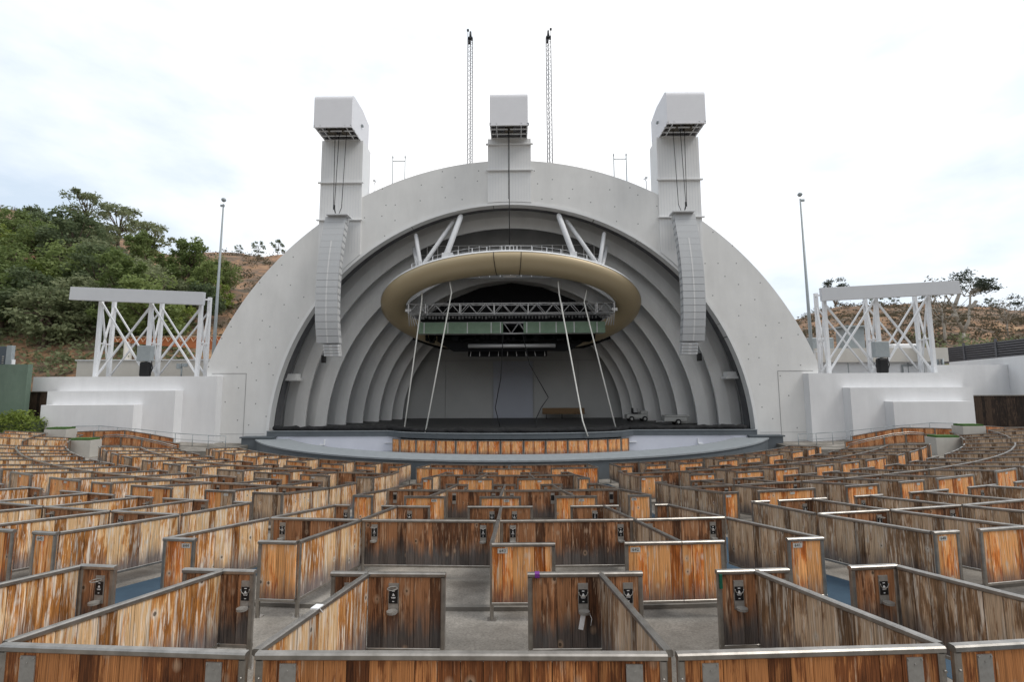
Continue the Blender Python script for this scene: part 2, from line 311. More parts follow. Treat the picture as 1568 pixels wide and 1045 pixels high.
def streaks(m, amt=.9, sx_=1.6, lo=.86):
    t = m.node_tree; b = t.nodes['Principled BSDF']; L = t.links.new; src = b.inputs['Base Color'].links[0].from_socket
    tcn = N(t, 'ShaderNodeTexCoord'); mp_ = N(t, 'ShaderNodeMapping'); mp_.inputs['Scale'].default_value = (sx_, sx_, .12); L(tcn.outputs['Object'], mp_.inputs[0])
    n = N(t, 'ShaderNodeTexNoise'); n.inputs['Scale'].default_value = 1.5; n.inputs['Detail'].default_value = 8; n.inputs['Roughness'].default_value = .7; L(mp_.outputs[0], n.inputs['Vector'])
    r = N(t, 'ShaderNodeMapRange'); L(n.outputs['Fac'], r.inputs[0]); r.inputs[1].default_value = .34; r.inputs[2].default_value = .6; r.inputs[3].default_value = lo; r.inputs[4].default_value = 1.03
    sc_ = N(t, 'ShaderNodeVectorMath', operation='SCALE'); L(src, sc_.inputs[0]); L(r.outputs[0], sc_.inputs['Scale']); L(sc_.outputs[0], b.inputs['Base Color'])
streaks(PLASTER, sx_=.45, lo=.945); streaks(WALLW, sx_=.6, lo=.95); streaks(GREENW, sx_=.6, lo=.82); streaks(RINGM, sx_=.5, lo=.92)
dots(PLASTER)
PLASTER2 = mat('casing_paint', (.6, .6, .6), .8)
# ------------------------------------------------------------------ terrain helpers
AX, AY = .12, 44.0                       # centre of the seating arcs
ZT = [(-150, 34), (-80, 19), (-30, 4.4), (-10, .5), (-3, -.85), (0, -1.25), (2.93, -1.615), (4.55, -1.776), (5.72, -1.89), (7.34, -2.08), (8.96, -2.28), (10.13, -2.376), (11.75, -2.6), (13.37, -2.80),
      (14.54, -2.87), (16.16, -3.07), (17.78, -3.28), (18.95, -3.34), (20.57, -3.47), (23, -3.5), (60, -3.5)]
def zr(dd):
    for (a, za), (b, zb) in zip(ZT, ZT[1:]):
        if dd <= b: return za + (zb - za) * (dd - a) / (b - a)
    return ZT[-1][1]
HP = .90
def PT(dd, s, h=0.0):
    R = AY - dd; th = s / R
    return Vector((AX + R * math.sin(th), AY - R * math.cos(th), zr(dd) + h))

# ground: one sheet from under the seats to the horizon
def ground():
    mb = MB()
    ths = [math.radians(a) for a in range(-180, 181, 4)]
    dds = [43.99, 40, 34, 28, 23.5, 22.3] + [20.57, 18.95, 17.78, 16.16, 14.54, 13.37, 11.75, 10.13, 8.96, 7.34, 5.72, 4.55, 2.93, 1.3, 0, -3, -10, -30, -80, -150, -300, -1500]
    rows = []
    for dd in dds:
        R = AY - dd; r = []
        for th in ths:
            back = max(0.0, min(1.0, (abs(th) - math.radians(62)) / math.radians(30)))   # flattens beside and behind the stage
            z = zr(dd) - HP
            z = z * (1 - back) + (-4.35) * back
            if dd < -160: z = z * .2 + (-4.35) * .8 if dd < -400 else z
            r.append((AX + R * math.sin(th), AY - R * math.cos(th), z))
        rows.append(r)
    mb.sweep(rows, closed_prof=False)
    o = mb.build('ground', CONC); tag(o, kind='structure'); return o
ground()
# blue painted radial aisles, concrete kerb pieces
def strip(name, s0, s1, dd0, dd1, m, h, shrink=1.0):
    mb = MB(); rows = []
    ds = sorted(set([dd0, dd1] + [d for d, _ in ZT if dd0 < d < dd1] + [dd0 + (dd1 - dd0) * k / 14 for k in range(15)]))
    for d in ds:
        f0, f1 = (s0(d), s1(d))
        rows.append([PT(d, f0 + (f1 - f0) * k / 3, -HP + h) for k in range(4)])
    mb.sweep(rows, closed_prof=False); o = mb.build(name, m); tag(o, kind='structure'); return o
CE = [(2, 4.3), (4.55, 4.1), (5.72, 4.13), (7.34, 3.66), (8.96, 3.25), (11.75, 3.0), (13.37, 2.72), (16.16, 2.45), (17.78, 2.4), (18.95, 3.7), (20.57, 3.6)]
SE = [(2, 5.95), (4.55, 5.75), (5.72, 5.74), (7.34, 5.24), (8.96, 5.0), (10.13, 4.96), (11.75, 4.55), (13.37, 4.4), (14.54, 4.25), (16.16, 4.1), (17.78, 4.3), (18.95, 4.64), (20.57, 4.5)]
def lerp(T, d):
    if d <= T[0][0]: return T[0][1]
    for (a, x), (b, y) in zip(T, T[1:]):
        if d <= b: return x + (y - x) * (d - a) / (b - a)
    return T[-1][1]
for sg in (-1, 1):
    strip('aisle_path', lambda d: sg * (lerp(CE, d) + .12), lambda d: sg * (lerp(SE, d) - .12), 1.3, 20.4, BLUE, .006)
# raised plaza on each side, in front of the white side walls
for sg in (-1, 1):
    mb = MB(); xs = [17.3, 19.4, 24.7, 29, 33, 37]; rows = []
    def zf(x): return -3.80 + max(0, x - 18) * .058
    front = [27.35, 27.05, 26.9, 28.9, 30.0, 31.0]
    for x, y0 in zip(xs, front): rows.append([(sg * x, y0, -4.5), (sg * x, y0, zf(x)), (sg * x, 34, zf(x)), (sg * x, 34, -4.5)])
    mb.sweep(rows); tag(mb.build('pavement', CONC), kind='structure')
# low slab edges under the open side of the boxes
for dd_k in (6.05, 10.45, 14.85):
    R_ = AY - dd_k
    c_, e_ = lerp(CE, dd_k) - .1, lerp(SE, dd_k) + .1
    for (u0, u1) in ((-R_ * .75, -e_), (-c_, c_), (e_, R_ * .75)):
        mb = MB(); mb.sweep([[PT(dd_k, s_, -HP - .02), PT(dd_k, s_, -HP + .05), PT(dd_k + .07, s_ * (R_ - .07) / R_, -HP + .055), PT(dd_k + .07, s_ * (R_ - .07) / R_, -HP - .02)] for s_ in [u0 + (u1 - u0) * k / 60 for k in range(61)]])
        tag(mb.build('kerb', KERB), kind='structure')
# pit floor
mb = MB(); mb.sweep([[(x, 31.0, -4.24), (x, 24 + 0.02 * x * x * .6, -4.24)] for x in [-15.5 + i * 1.0 for i in range(32)]], closed_prof=False)
tag(mb.build('pit_floor', SLATETOP), kind='structure')

# ------------------------------------------------------------------ seating boxes
SUB = {'x': 0}
rnd = random.Random(11)
def boards(p0, p1, zb0, zb1, hb, m, parent, name, near=True, flip=False, pw=.137, base=(0, 0, 0)):
    """planked infill between two rail points; p0,p1 = top-rail points, boards from 5 cm under the rail down to .68"""
    p0, p1 = Vector(p0), Vector(p1); d = Vector((p1.x - p0.x, p1.y - p0.y, 0)); Ln = d.length
    if Ln < .06: return None
    d.normalize(); n = Vector((d.y, -d.x, 0)); th = .011
    k = max(1, round(Ln / pw)); wv = Ln / k; mb = MB(); g = .0022
    for i in range(k):
        a = i * wv + g; b = (i + 1) * wv - g
        th_i = th + rnd.uniform(-.0018, .0018)
        za0 = p0.z + (p1.z - p0.z) * a / Ln; za1 = p0.z + (p1.z - p0.z) * b / Ln
        A = p0 + d * a; B = p0 + d * b
        tl, tr = za0 - .045, za1 - .045; bl, br = za0 - hb, za1 - hb
        def P(q, z, s_): return (q.x + n.x * s_ * th_i - base[0], q.y + n.y * s_ * th_i - base[1], z - base[2])
        i0 = len(mb.v)
        mb.v += [P(A, bl, 1), P(B, br, 1), P(B, tr, 1), P(A, tl, 1), P(A, bl, -1), P(B, br, -1), P(B, tr, -1), P(A, tl, -1)]
        uvf = [(a, 0), (b, 0), (b, hb), (a, hb)]; H = [(u, v / .66) for u, v in uvf]
        mb.face((i0, i0 + 1, i0 + 2, i0 + 3), H); mb.face((i0 + 5, i0 + 4, i0 + 7, i0 + 6), [H[1], H[0], H[3], H[2]])
        mb.face((i0 + 3, i0 + 2, i0 + 6, i0 + 7), [H[3], H[2], H[2], H[3]]); mb.face((i0 + 1, i0, i0 + 4, i0 + 5), [H[1], H[0], H[0], H[1]])
        mb.face((i0, i0 + 3, i0 + 7, i0 + 4), [H[0], H[3], H[3], H[0]]); mb.face((i0 + 2, i0 + 1, i0 + 5, i0 + 6), [H[2], H[1], H[1], H[2]])
    q0 = p0 + d * .01; q1 = p1 - d * .01; i0 = len(mb.v)
    for q in (q0, q1):
        for zz in (q.z - hb + .004, q.z - .06):
            for s_ in (-1, 1): mb.v.append((q.x + n.x * s_ * .005 - base[0], q.y + n.y * s_ * .005 - base[1], zz - base[2]))
    for q in ((0, 4, 6, 2), (1, 3, 7, 5), (0, 2, 3, 1), (4, 5, 7, 6), (2, 6, 7, 3), (0, 1, 5, 4)): mb.face([i0 + k for k in q], None, 1)
    return mb.build(name, [m, GROOVE], parent)
RW = .05
def frame(p0, p1, parent, base, post0=True, post1=True, drop0=None, drop1=None, hb=.68, near=True, bolts=False):
    p0, p1 = Vector(p0), Vector(p1); bs = Vector(base); mb = MB(); ch = .009 if near else 0
    q0, q1 = p0 - bs, p1 - bs; dz = Vector((0, 0, 1))
    mb.bar(q0 - dz * .021, q1 - dz * .021, .052, .042, ch)
    mb.bar(q0 - dz * (hb + .018), q1 - dz * (hb + .018), .036, .036, ch * .6)
    d = (q1 - q0); d.z = 0; d.normalize()
    for pp, on, drop, s_ in ((q0, post0, drop0, 1), (q1, post1, drop1, -1)):
        if on:
            c = pp + d * .024 * s_
            mb.bar(c - dz * .043, c - dz * (drop if drop else HP + .02), .045, .045, ch)
            if near and (drop is None): mb.bar(c - dz * (HP - .004), c - dz * (HP + .015), .11, .11, .0)
    if bolts:
        nrm = Vector((d.y, -d.x, 0))
        for t_ in (.012, .988):
            for h in (.14, .40, .62):
                c = q0 + (q1 - q0) * t_ - dz * h; mb.tube([c + nrm * .01, c + nrm * .034], .008, 6)
    return mb.build('frame', METAL, parent)
def holder(pc, nrm, parent, base, near, tilt=0, ring_up=None):
    """metal cup holder screwed to the boards; pc = top centre, nrm = outward normal"""
    n = Vector(nrm); d = Vector((-n.y, n.x, 0)); c = Vector(pc) - Vector(base) + n * .012
    z = Vector((0, 0, 1))
    def slab(mb, a0, a1, h0, h1, t0, t1, mi=0):
        P = [c + d * x + n * t - z * h for t in (t0, t1) for h in (h0, h1) for x in (a0, a1)]
        i = len(mb.v); mb.v += [tuple(p) for p in P]
        for q in ((0, 1, 3, 2), (4, 6, 7, 5), (0, 4, 5, 1), (2, 3, 7, 6), (0, 2, 6, 4), (1, 5, 7, 3)): mb.face([i + k for k in q], None, mi)
    mb = MB(); slab(mb, -.048, .048, .0, .265, 0, .008)
    if near:
        for sx_ in (-.038, .038):
            for h in (.012, .25): q = c + d * sx_ - z * h; mb.tube([q + n * .008, q + n * .012], .004, 6)
    pl = mb.build('cup_holder', PLATE, parent)
    lb = MB(); slab(lb, -.042, .042, .055, .182, .0085, .0105)
    if near:
        for (a0, a1, h0, h1) in ((-.012, .012, .066, .073), (-.006, .006, .092, .103), (-.012, .012, .103, .112), (-.022, .022, .124, .128), (-.018, .018, .131, .135), (-.009, .009, .16, .167)):
            slab(lb, a0, a1, h0, h1, .0107, .0118, 1)
    lb.build('label_plate', [BLACK, WHITEINK], pl)
    if near:
        tr = MB(); ctr = c - z * .245 + n * .05; seg = 14
        ring = [ctr + d * (.052 * math.cos(t)) + n * (.045 * math.sin(t)) for t in [2 * PI * k / seg for k in range(seg)]]
        sec = [[p - z * .006 for p in ring], [p + z * .014 for p in ring]]
        i = len(tr.v); tr.v += [tuple(p) for p in sec[0]] + [tuple(p) for p in sec[1]] + [tuple(ctr - z * .006), tuple(ctr)]
        for k in range(seg):
            k2 = (k + 1) % seg; tr.face((i + k, i + k2, i + seg + k2, i + seg + k)); tr.face((i + k2, i + k, i + 2 * seg)); tr.face((i + seg + k, i + seg + k2, i + 2 * seg + 1))
        tr.build('tray', PLATE, pl)
        rg = MB(); up = rnd.random() < .35 if ring_up is None else ring_up
        if up: ctr = c - z * .03 + n * .05; pts = [ctr + d * (.045 * math.cos(t)) + n * (.042 * math.sin(t)) for t in [2 * PI * k / 16 for k in range(17)]]
        else: ctr = c - z * .075 + n * .018; pts = [ctr + d * (.043 * math.cos(t)) - z * (.043 * math.sin(t)) for t in [PI * k / 12 for k in range(13)]]
        rg.tube(pts, .0045, 6); rg.build('ring', PLATE, pl)
    return pl
def text_mesh(txt, size, m, parent, loc, rot, ext=.001, name='digits'):
    cu = bpy.data.curves.new('t', 'FONT'); cu.body = txt; cu.size = size; cu.extrude = ext; cu.align_x = 'CENTER'; cu.align_y = 'CENTER'; cu.space_character = 1.12
    to = bpy.data.objects.new('t', cu); C.objects.link(to)
    bpy.context.view_layer.update()
    me = bpy.data.meshes.new_from_object(to.evaluated_get(bpy.context.evaluated_depsgraph_get())); bpy.data.objects.remove(to)
    me.materials.clear(); me.materials.append(m)
    o = bpy.data.objects.new(name, me); C.objects.link(o); o.parent = parent; o.location = loc; o.rotation_euler = rot; return o
def plate(pc, nrm, txt, parent, base):
    n = Vector(nrm); d = Vector((-n.y, n.x, 0)); c = Vector(pc) - Vector(base) + n * .0135; z = Vector((0, 0, 1))
    mb = MB(); mb.bar(c - d * .06, c + d * .06, .004, .055, 0); p = mb.build('number_plate', NPLATE, parent)
    if txt:
        ang = math.atan2(d.y, d.x)
        text_mesh(txt, .05, INK, p, tuple(c + n * .0028), (PI / 2, 0, ang))
    return p
ORD = ['first', 'second', 'third', 'fourth', 'fifth', 'sixth', 'seventh', 'eighth', 'ninth', 'tenth', 'eleventh', 'twelfth', 'thirteenth', 'fourteenth', 'fifteenth', 'sixteenth', 'seventeenth', 'eighteenth', 'nineteenth', 'twentieth', 'twenty-first', 'twenty-second', 'twenty-third', 'twenty-fourth']
def panel(parent, base, p0, p1, m, name, **k):
    bd = boards(p0, p1, 0, 0, k.get('hb', .68), m, parent, name, base=base)
    if bd is None: return None
    k.pop('pw', None)
    frame(p0, p1, bd, base, **k); return bd
def inview(p, mx=60):
    q = cam.matrix_world.inverted() @ Vector(p)
    if q.z > -.5: return False
    x = 784 + F * q.x / -q.z; y = 522.5 - F * q.y / -q.z
    return -mx < x < 1568 + mx and y < 1045 + 300
def seat_cell(ddw, ddo, w0, w1, o0, o1, wl, wr, kind, ridx, label, sp=(True, True), side0=True, side1=False, number=None, wallh=(True, True), matside=None, wallm=None, last=False, first_edge=False, has_wall=True):
    """one box: long wall at ddw between arcs w0..w1, open side at ddo between o0..o1, with wing panels of width wl / wr"""
    near = ddw < 9.5
    c = PT((ddw + ddo) / 2, (w0 + w1 + o0 + o1) / 4, -HP); base = tuple(c)
    t = empty('seating_box', base, label, 'seating box', 'wooden seating boxes in curved rows')
    lf = (w0 + w1) / 2 < 0
    nm = W_ORANGE if kind == 'num' else W_DARK
    if kind == 'num' and lf and abs(w0) > 4.2 and rnd.random() < .45: nm = W_GREY
    sgn = 1 if kind == 'num' else -1
    # long wall (owned by the cell further from the camera than the wall is built with 'num'; see rows)
    if has_wall:
        a, b = PT(ddw, w0 + .03), PT(ddw, w1 - .03)
        wp = panel(t, base, a, b, wallm or W_DARK, 'wall_panel', near=near, bolts=ddw < 4)
        dd_ = (b - a).normalized(); nrm = Vector((dd_.y, -dd_.x, 0)).normalized()
        if nrm.y > 0: nrm = -nrm
        Ln = (b - a).length
        if ddw > 3:
            for on, tt in ((wallh[0], .2), (wallh[1], Ln - .2)):
                if on and (near or ddw < 13): holder(a + dd_ * tt - Vector((0, 0, .075)), nrm, wp, base, near)
        else:
            for tt in (.2, Ln - .2):
                mb = MB(); q = a + dd_ * tt - Vector((0, 0, .06)) - Vector(base) + nrm * .014
                mb.bar(q, q - Vector((0, 0, .3)), .1, .008, 0, up=nrm)
                for sx_ in (-.042, .042): mb.tube([q + dd_ * sx_ - Vector((0, 0, .012)) + nrm * .004, q + dd_ * sx_ - Vector((0, 0, .012)) + nrm * .01], .005, 6)
                mb.tube([q - Vector((0, 0, .04)) + nrm * .004, q - Vector((0, 0, .04)) + nrm * .009], .005, 6)
                mb.build('mounting_plate', PLATE, wp)
    # side panels
    e = .03
    for on, sw, so, spost in ((side0, w0, o0, sp[0]), (side1, w1, o1, sp[1])):
        if on:
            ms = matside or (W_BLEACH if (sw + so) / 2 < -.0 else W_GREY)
            f = e / abs(ddo - ddw)
            pa = PT(ddw, sw); pb = PT(ddo, so)
            dr = (pb - pa)
            panel(t, base, pa + dr * (f * 1.1), pb - dr * (f * 1.1), ms, 'side_panel', near=near, post0=False, post1=spost)
    # wings
    for wd, s0, s1, ps in ((wl, o0, o0 + wl, (False, True)), (wr, o1 - wr, o1, (True, False))):
        if wd > .12:
            left = s0 == o0
            if left: s0 += .004 if not (side0 and first_edge) else -.02
            else: s1 -= .004 if not last else -.02
            p0, p1 = PT(ddo, s0), PT(ddo, s1)
            po = (first_edge and left) or ps[0], (last and not left) or ps[1]
            wp = panel(t, base, p0, p1, nm, 'wing_panel', near=near, post0=po[0], post1=po[1])
            if wp is None: continue
            dd_ = (p1 - p0).normalized(); nrm = Vector((dd_.y, -dd_.x, 0)).normalized()
            if nrm.y > 0: nrm = -nrm
            Ln = (p1 - p0).length
            if kind == 'cup' and ddo < 15 and Ln > .3:
                holder(p0 + dd_ * (.25 if left else Ln - .17) - Vector((0, 0, .095 if near else .08)), nrm, wp, base, near)
            for (tx, sd_, fp) in (number or ()):
                if (sd_ == 'l') == left: plate(p0 + dd_ * (.13 if fp == 0 else Ln - .12) - Vector((0, 0, .088)), nrm, tx or None, wp, base)
    return t
ROWS = [  # ddw, ddo, kind, centre wall arcs, centre opening arcs, wing widths (left,right per cell)
 (2.93, 4.55, 'cup', [-4.55, -2.95, -1.27, 1.29, 3.03, 4.6], [-4.05, -2.53, -1.08, 1.15, 2.65, 4.1], [(.38, .41), (.33, .36), (.75, .70), (.40, .38), (.34, .48)]),
 (7.34, 5.72, 'num', [-3.63, -2.12, .05, 2.19, 3.67], [-4.11, -2.36, .04, 2.35, 4.15], [(.42, .49), (0, 0), (.77, .70), (.53, .46)]),
 (7.34, 8.96, 'cup', [-3.63, -2.12, .05, 2.19, 3.67], [-3.20, -1.97, .04, 2.0, 3.26], [(.3, .30), (.65, .64), (.60, .64), (.29, .26)]),
 (11.75, 10.13, 'num', [-2.99, -1.47, -.02, 1.46, 2.95], [-3.26, -1.59, -.02, 1.6, 3.26], [(.45, .53), (.40, .45), (.45, .45), (.48, .5)]),
 (11.75, 13.37, 'cup', [-2.99, -1.47, -.02, 1.46, 2.95], [-2.72, -1.38, 0, 1.33, 2.64], [(.34, .33), (.32, .37), (.30, .33), (.31, .29)]),
 (16.16, 14.54, 'num', [-2.41, -.8, .8, 2.35], [-2.65, -.95, .9, 2.6], [(.35, .58), (.55, .56), (.55, .37)]),
 (16.16, 17.78, 'cup', [-2.41, -.8, .8, 2.35], [-2.4, -.8, .8, 2.3], [(.3, .35), (.4, .35), (.4, .3)]),
 (20.57, 18.95, 'num', [-3.6, 0, 3.5], [-3.85, -.02, 3.67], [(2.02, 1.08), (.94, 1.97)]),
]
NUMS = {1: [('644', 'l'), None, ('643', 'l'), ('642', 'r'), ('641', 'r')], 3: [None, ('621', 'l'), ('620', 'l'), ('619', 'l'), ('618', 'r')]}
SN = [5.95, 5.74, 5.0, 4.96, 4.4, 4.25, 4.3, 4.64]; SW = [5.95, 5.24, 5.24, 4.55, 4.55, 4.1, 4.1, 4.5]
rowname = ['nearest row', 'second row', 'third row', 'fourth row', 'fifth row', 'sixth row', 'seventh row', 'farthest row']
nbox = 0
for ri, (ddw, ddo, kind, W, O, wings) in enumerate(ROWS):
    hw = kind == 'num' or ri == 0
    nc = len(W) - 1
    # the photograph's box numbers
    nums = NUMS.get(ri, [None] * 8)
    for i in range(nc):
        if ri == 1: num = [[('644', 'l', 1)], [], [('643', 'l', 0), ('642', 'r', 0)], [('641', 'r', 0)]][i]
        elif ri == 3: num = [[], [('603', 'l', 0)], [('602', 'l', 0)], [('601', 'l', 0), ('600', 'r', 0)]][i]
        elif ri == 5: num = [('', 'l', 0)]
        else: num = []
        pos = ['leftmost', 'second from left', 'third from left', 'fourth from left', 'fifth from left'][i] if i < nc - 1 else 'rightmost'
        lab = f'seating box, {pos} between the two blue aisles, {rowname[ri]}'
        if num and num[0][0]: lab = f'seating box with plate {num[0][0]}, {pos} between the blue aisles, {rowname[ri]}'
        wallm = W_NEAR if ri == 0 else None
        wl, wr = wings[i]
        pw_ = wings[i - 1][1] if i else 0
        seat_cell(ddw, ddo, W[i], W[i + 1], O[i], O[i + 1], wl, wr, kind, ri, lab, ((wl < .12) != (pw_ < .12) and i > 0, False), True, i == nc - 1, num, matside=None, wallm=wallm, last=i == nc - 1, first_edge=i == 0, has_wall=hw)
        nbox += 1
    # side blocks
    for sg in (-1, 1):
        r2 = random.Random(ri * 7 + (sg > 0)); 
        so, sw = SN[ri], SW[ri]; k = 0; R1 = AY - ddw; R2 = AY - ddo
        th_max = math.radians(45.3); blk = 0
        if ri == 0: continue
        while True:
            wdt = [1.5, 2.1, 1.5, 1.5, 2.2, 1.45][(k + (ri * 2)) % 6] * (1.0 if ddw < 15 else .98)
            if k == 0 and ri in (1, 2): wdt = 1.37
            th0, th1 = sw / R1, (sw + wdt) / R1
            if th1 > th_max:
                if blk == 0 and ri in (3, 4, 2): blk = 1; sw = math.radians(48.6) * R1; prev_o = math.radians(48.6) * R2; th_max = math.radians(59); continue
                break
            no0 = so if k == 0 else th0 * R2; no1 = th1 * R2
            if k == 0: prev_o = so
            no0 = prev_o; no1 = no0 + wdt * R2 / R1 * (1.0)
            mid = PT((ddw + ddo) / 2, sg * (sw + wdt / 2), -.4)
            if inview(mid, 90):
                a = r2.choice([(.34, .36), (.36, .75), (.75, .36), (.4, .5)])
                wl, wr = a if wdt < 1.9 else r2.choice([(.75, .6), (.45, .9), (.8, .45)])
                if ri == 7: wl, wr = wdt * .38, wdt * .3
                side = 'left' if sg < 0 else 'right'
                lab = f'seating box {side} of the {side} blue aisle, {ORD[k]} from the aisle, {rowname[ri]}'
                nxt_last = (th1 + 1.2 / R1) > th_max
                if sg < 0: args = (-sw - wdt, -sw, -no1, -no0)
                else: args = (sw, sw + wdt, no0, no1)
                num = [('', 'l', 0)] if kind == 'num' and ddo < 15 else []
                if sg > 0 and ri == 1 and k == 0: num = [('640', 'l', 0)]
                if sg < 0 and ri == 1 and k == 0: num = [('', 'l', 0), ('645', 'r', 0)]
                if num and num[-1][0]: lab = f'seating box with plate {num[-1][0]}, first {side} of the {side} blue aisle, {rowname[ri]}'
                seat_cell(ddw, ddo, *args, wl, wr, kind, ri, lab, (False, False), True, (sg < 0 and k == 0) or (sg > 0 and nxt_last), num,
                          matside=W_BLEACH if sg < 0 else W_GREY, last=(sg < 0 and k == 0), first_edge=(sg > 0 and k == 0), has_wall=hw)
                nbox += 1
            sw += wdt; prev_o = no1; k += 1
print('boxes', nbox)

# small things on the nearest rails
p = PT(4.55, -1.0)
o = MB(); a = PT(2.93, -1.27); b = PT(4.55, -1.08); q = a + (b - a) * .42
o.bar(q + Vector((0, 0, .002)), q + (b - a) * .05 + Vector((0, 0, .003)), .062, .012, .003); o.bar(q + Vector((.02, .02, .004)), q + Vector((.035, .06, -.05)), .03, .004); tag(o.build('tape_strip', WHITET), 'torn white tape wrapped round the steel rail left of centre', 'tape')
q = PT(4.55, .45) + Vector((.09, 0, 0)); o = MB(); o.bar(q + Vector((-.02, 0, -.02)), q + Vector((.025, 0, -.02)), .057, .047, .008); tag(o.build('tape_strip', PURPLE), 'purple tape on the steel rail in front of panel 643', 'tape')
q = PT(4.55, 2.27) + Vector((.03, -.03, -.03)); o = MB(); o.bar(q, q - Vector((0, 0, .13)), .028, .012, .002); tag(o.build('tape_strip', GREENT), 'green tape hanging down a steel post right of centre', 'tape')
q = PT(4.55, .965) + Vector((0, -.07, -.36)); o = MB()
o.bar(q, q + Vector((-.025, -.01, -.12)), .045, .003); o.tube([q + Vector((.06, .02, .02)), q + Vector((.08, 0, -.03)), q + Vector((.07, 0, -.09))], .003, 5); tag(o.build('paper_tag', WHITET), 'white paper tag hanging from a cup holder tray', 'tag')

# ------------------------------------------------------------------ the shell building
SH = (0, 31, -2.93)
def circ(cz, r, a, y): return (r * math.sin(a), y, cz + r * math.cos(a))
bld = empty('band_shell', SH, 'huge white half-dome concert shell with concentric grey arches behind the stage', 'concert shell')
def B(mb, name, m, parent=bld): return rel(mb, SH).build(name, m, parent)
# facade plate: outer arc r 22.11 about z -6.12, inner arc r 16.3 about z -3.6
mb = MB(); YF, YB = 31.0, 31.55; n = 96
amax_o = math.asin(20.75 / 22.11); secs = []
for k in range(n + 1):
    a = -1 + 2 * k / n
    ai = a * PI / 2; ri_ = (16.3 * math.sin(ai), -3.6 + 16.3 * math.cos(ai))
    ao = a * amax_o; ro_ = (22.11 * math.sin(ao), -6.12 + 22.11 * math.cos(ao))
    secs.append([(ri_[0], YF, ri_[1]), (ro_[0], YF, ro_[1]), (ro_[0], YB, ro_[1]), (ri_[0], YB, ri_[1])])
mb.sweep(secs)
for sg in (-1, 1): mb.prism([(sg * 16.3, -4.6), (sg * 20.75, -4.6), (sg * 20.75, -6.12 + 22.11 * math.cos(amax_o)), (sg * 16.3, -3.6)][::sg], YF, YB)
B(mb, 'facade', PLASTER)
# rim of the opening
mb = MB(); secs = []
for k in range(n + 1):
    ai = (-1 + 2 * k / n) * PI / 2
    secs.append([circ(-3.6, r, ai, y) for r, y in ((16.30, 30.93), (16.50, 30.93), (16.50, 30.997), (16.30, 30.997))])
mb.sweep(secs); B(mb, 'opening_rim', PANEL)
# seams and anchor marks on the plaster
mb = MB()
for sg in (-1, 1):
    mb.box(sg * 18.02, sg * 18.05, 30.985, 30.999, -4.3, .95); mb.box(sg * 18.05, sg * 20.4, 30.985, 30.999, .92, .95)
    for zz in (-3.15,): mb.box(sg * 16.6, sg * 20.4, 30.99, 30.999, zz, zz + .015)
B(mb, 'seam', SEAM)
# reveal behind the opening, dark scrim
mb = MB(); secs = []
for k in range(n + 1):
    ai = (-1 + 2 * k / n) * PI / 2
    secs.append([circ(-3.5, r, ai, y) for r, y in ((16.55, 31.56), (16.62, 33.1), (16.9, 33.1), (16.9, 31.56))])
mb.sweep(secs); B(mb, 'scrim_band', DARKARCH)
mb = MB(); secs = []
for k in range(n + 1):
    ai = (-1 + 2 * k / n) * PI / 2
    wob = .05 * math.sin(k * 1.7) + .04 * math.sin(k * .63)
    secs.append([circ(-3.5, r + wob * (y > 31.8), ai, y) for r, y in ((16.42, 31.6), (16.36, 31.75), (16.42, 31.85), (16.54, 31.7))])
mb.sweep(secs); B(mb, 'rolled_scrim', FABRIC)
# concentric rings
RA = [(15.0, 33.4, -3.12), (13.78, 34.2, -3.5), (12.85, 35.6, -3.4), (12.1, 37.3, -3.35), (11.2, 38.6, -3.3), (10.5, 40.0, -3.3), (9.85, 41.2, -3.2)]
for k, (a_, y_, cz) in enumerate(RA):
    secs = []; mb = MB(); outr = a_ + (2.0 if k else 1.75)
    def sec(ai): return [circ(cz, r, ai, y) for r, y in ((a_, y_), (a_ + .9, y_ + .10), (outr, y_ + .42), (outr, y_ + .62), (a_ + .9, y_ + .32), (a_ + .06, y_ + .30))]
    rng = [(-PI / 2 - .02, PI / 2 + .02)]
    if k == 1: g = math.asin(6.6 / a_); rng = [(-PI / 2 - .02, -g), (g, PI / 2 + .02)]
    for (b0, b1) in rng:
        m_ = 72; mb = MB(); mb.sweep([sec(b0 + (b1 - b0) * i / m_) for i in range(m_ + 1)], smooth=False)
        B(mb, 'arch_ring', RINGM)
# outer casing of the shell so that no light enters from behind
mb = MB(); secs = []
for k in range(49):
    ai = (-1 + 2 * k / 48) * (PI / 2 + .05)
    secs.append([circ(-3.5, r, ai, y) for r, y in ((17.2, 31.57), (17.0, 36), (14.6, 42.9), (14.9, 43.2), (17.6, 36.2), (17.7, 31.57))])
mb.sweep(secs); B(mb, 'casing', PLASTER2)
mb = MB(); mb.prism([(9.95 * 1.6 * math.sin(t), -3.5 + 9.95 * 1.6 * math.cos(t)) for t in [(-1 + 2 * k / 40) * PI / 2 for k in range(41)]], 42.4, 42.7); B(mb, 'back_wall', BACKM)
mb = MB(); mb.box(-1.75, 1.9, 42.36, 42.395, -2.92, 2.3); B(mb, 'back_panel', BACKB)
mb = MB()
for x in (-1.8, 1.95, -6.2, 6.1): mb.box(x, x + .03, 42.33, 42.36, -2.9, 2.4)
mb.box(-8.9, 8.9, 42.33, 42.36, 2.35, 2.4); B(mb, 'panel_joint', SEAM)
# ribbed dark wall above the canopy
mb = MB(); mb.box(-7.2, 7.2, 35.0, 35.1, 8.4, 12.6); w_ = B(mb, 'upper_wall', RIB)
mb = MB()
for k in range(-8, 9): mb.box(k * .82 - .035, k * .82 + .035, 34.93, 34.999, 8.5, 11.0)
for z in (9.4, 10.25, 11.0): mb.box(-7.1, 7.1, 34.90, 34.93, z, z + .03)
B(mb, 'upper_rib', mat('rib_grey', (.85, .85, .85), .7), w_)
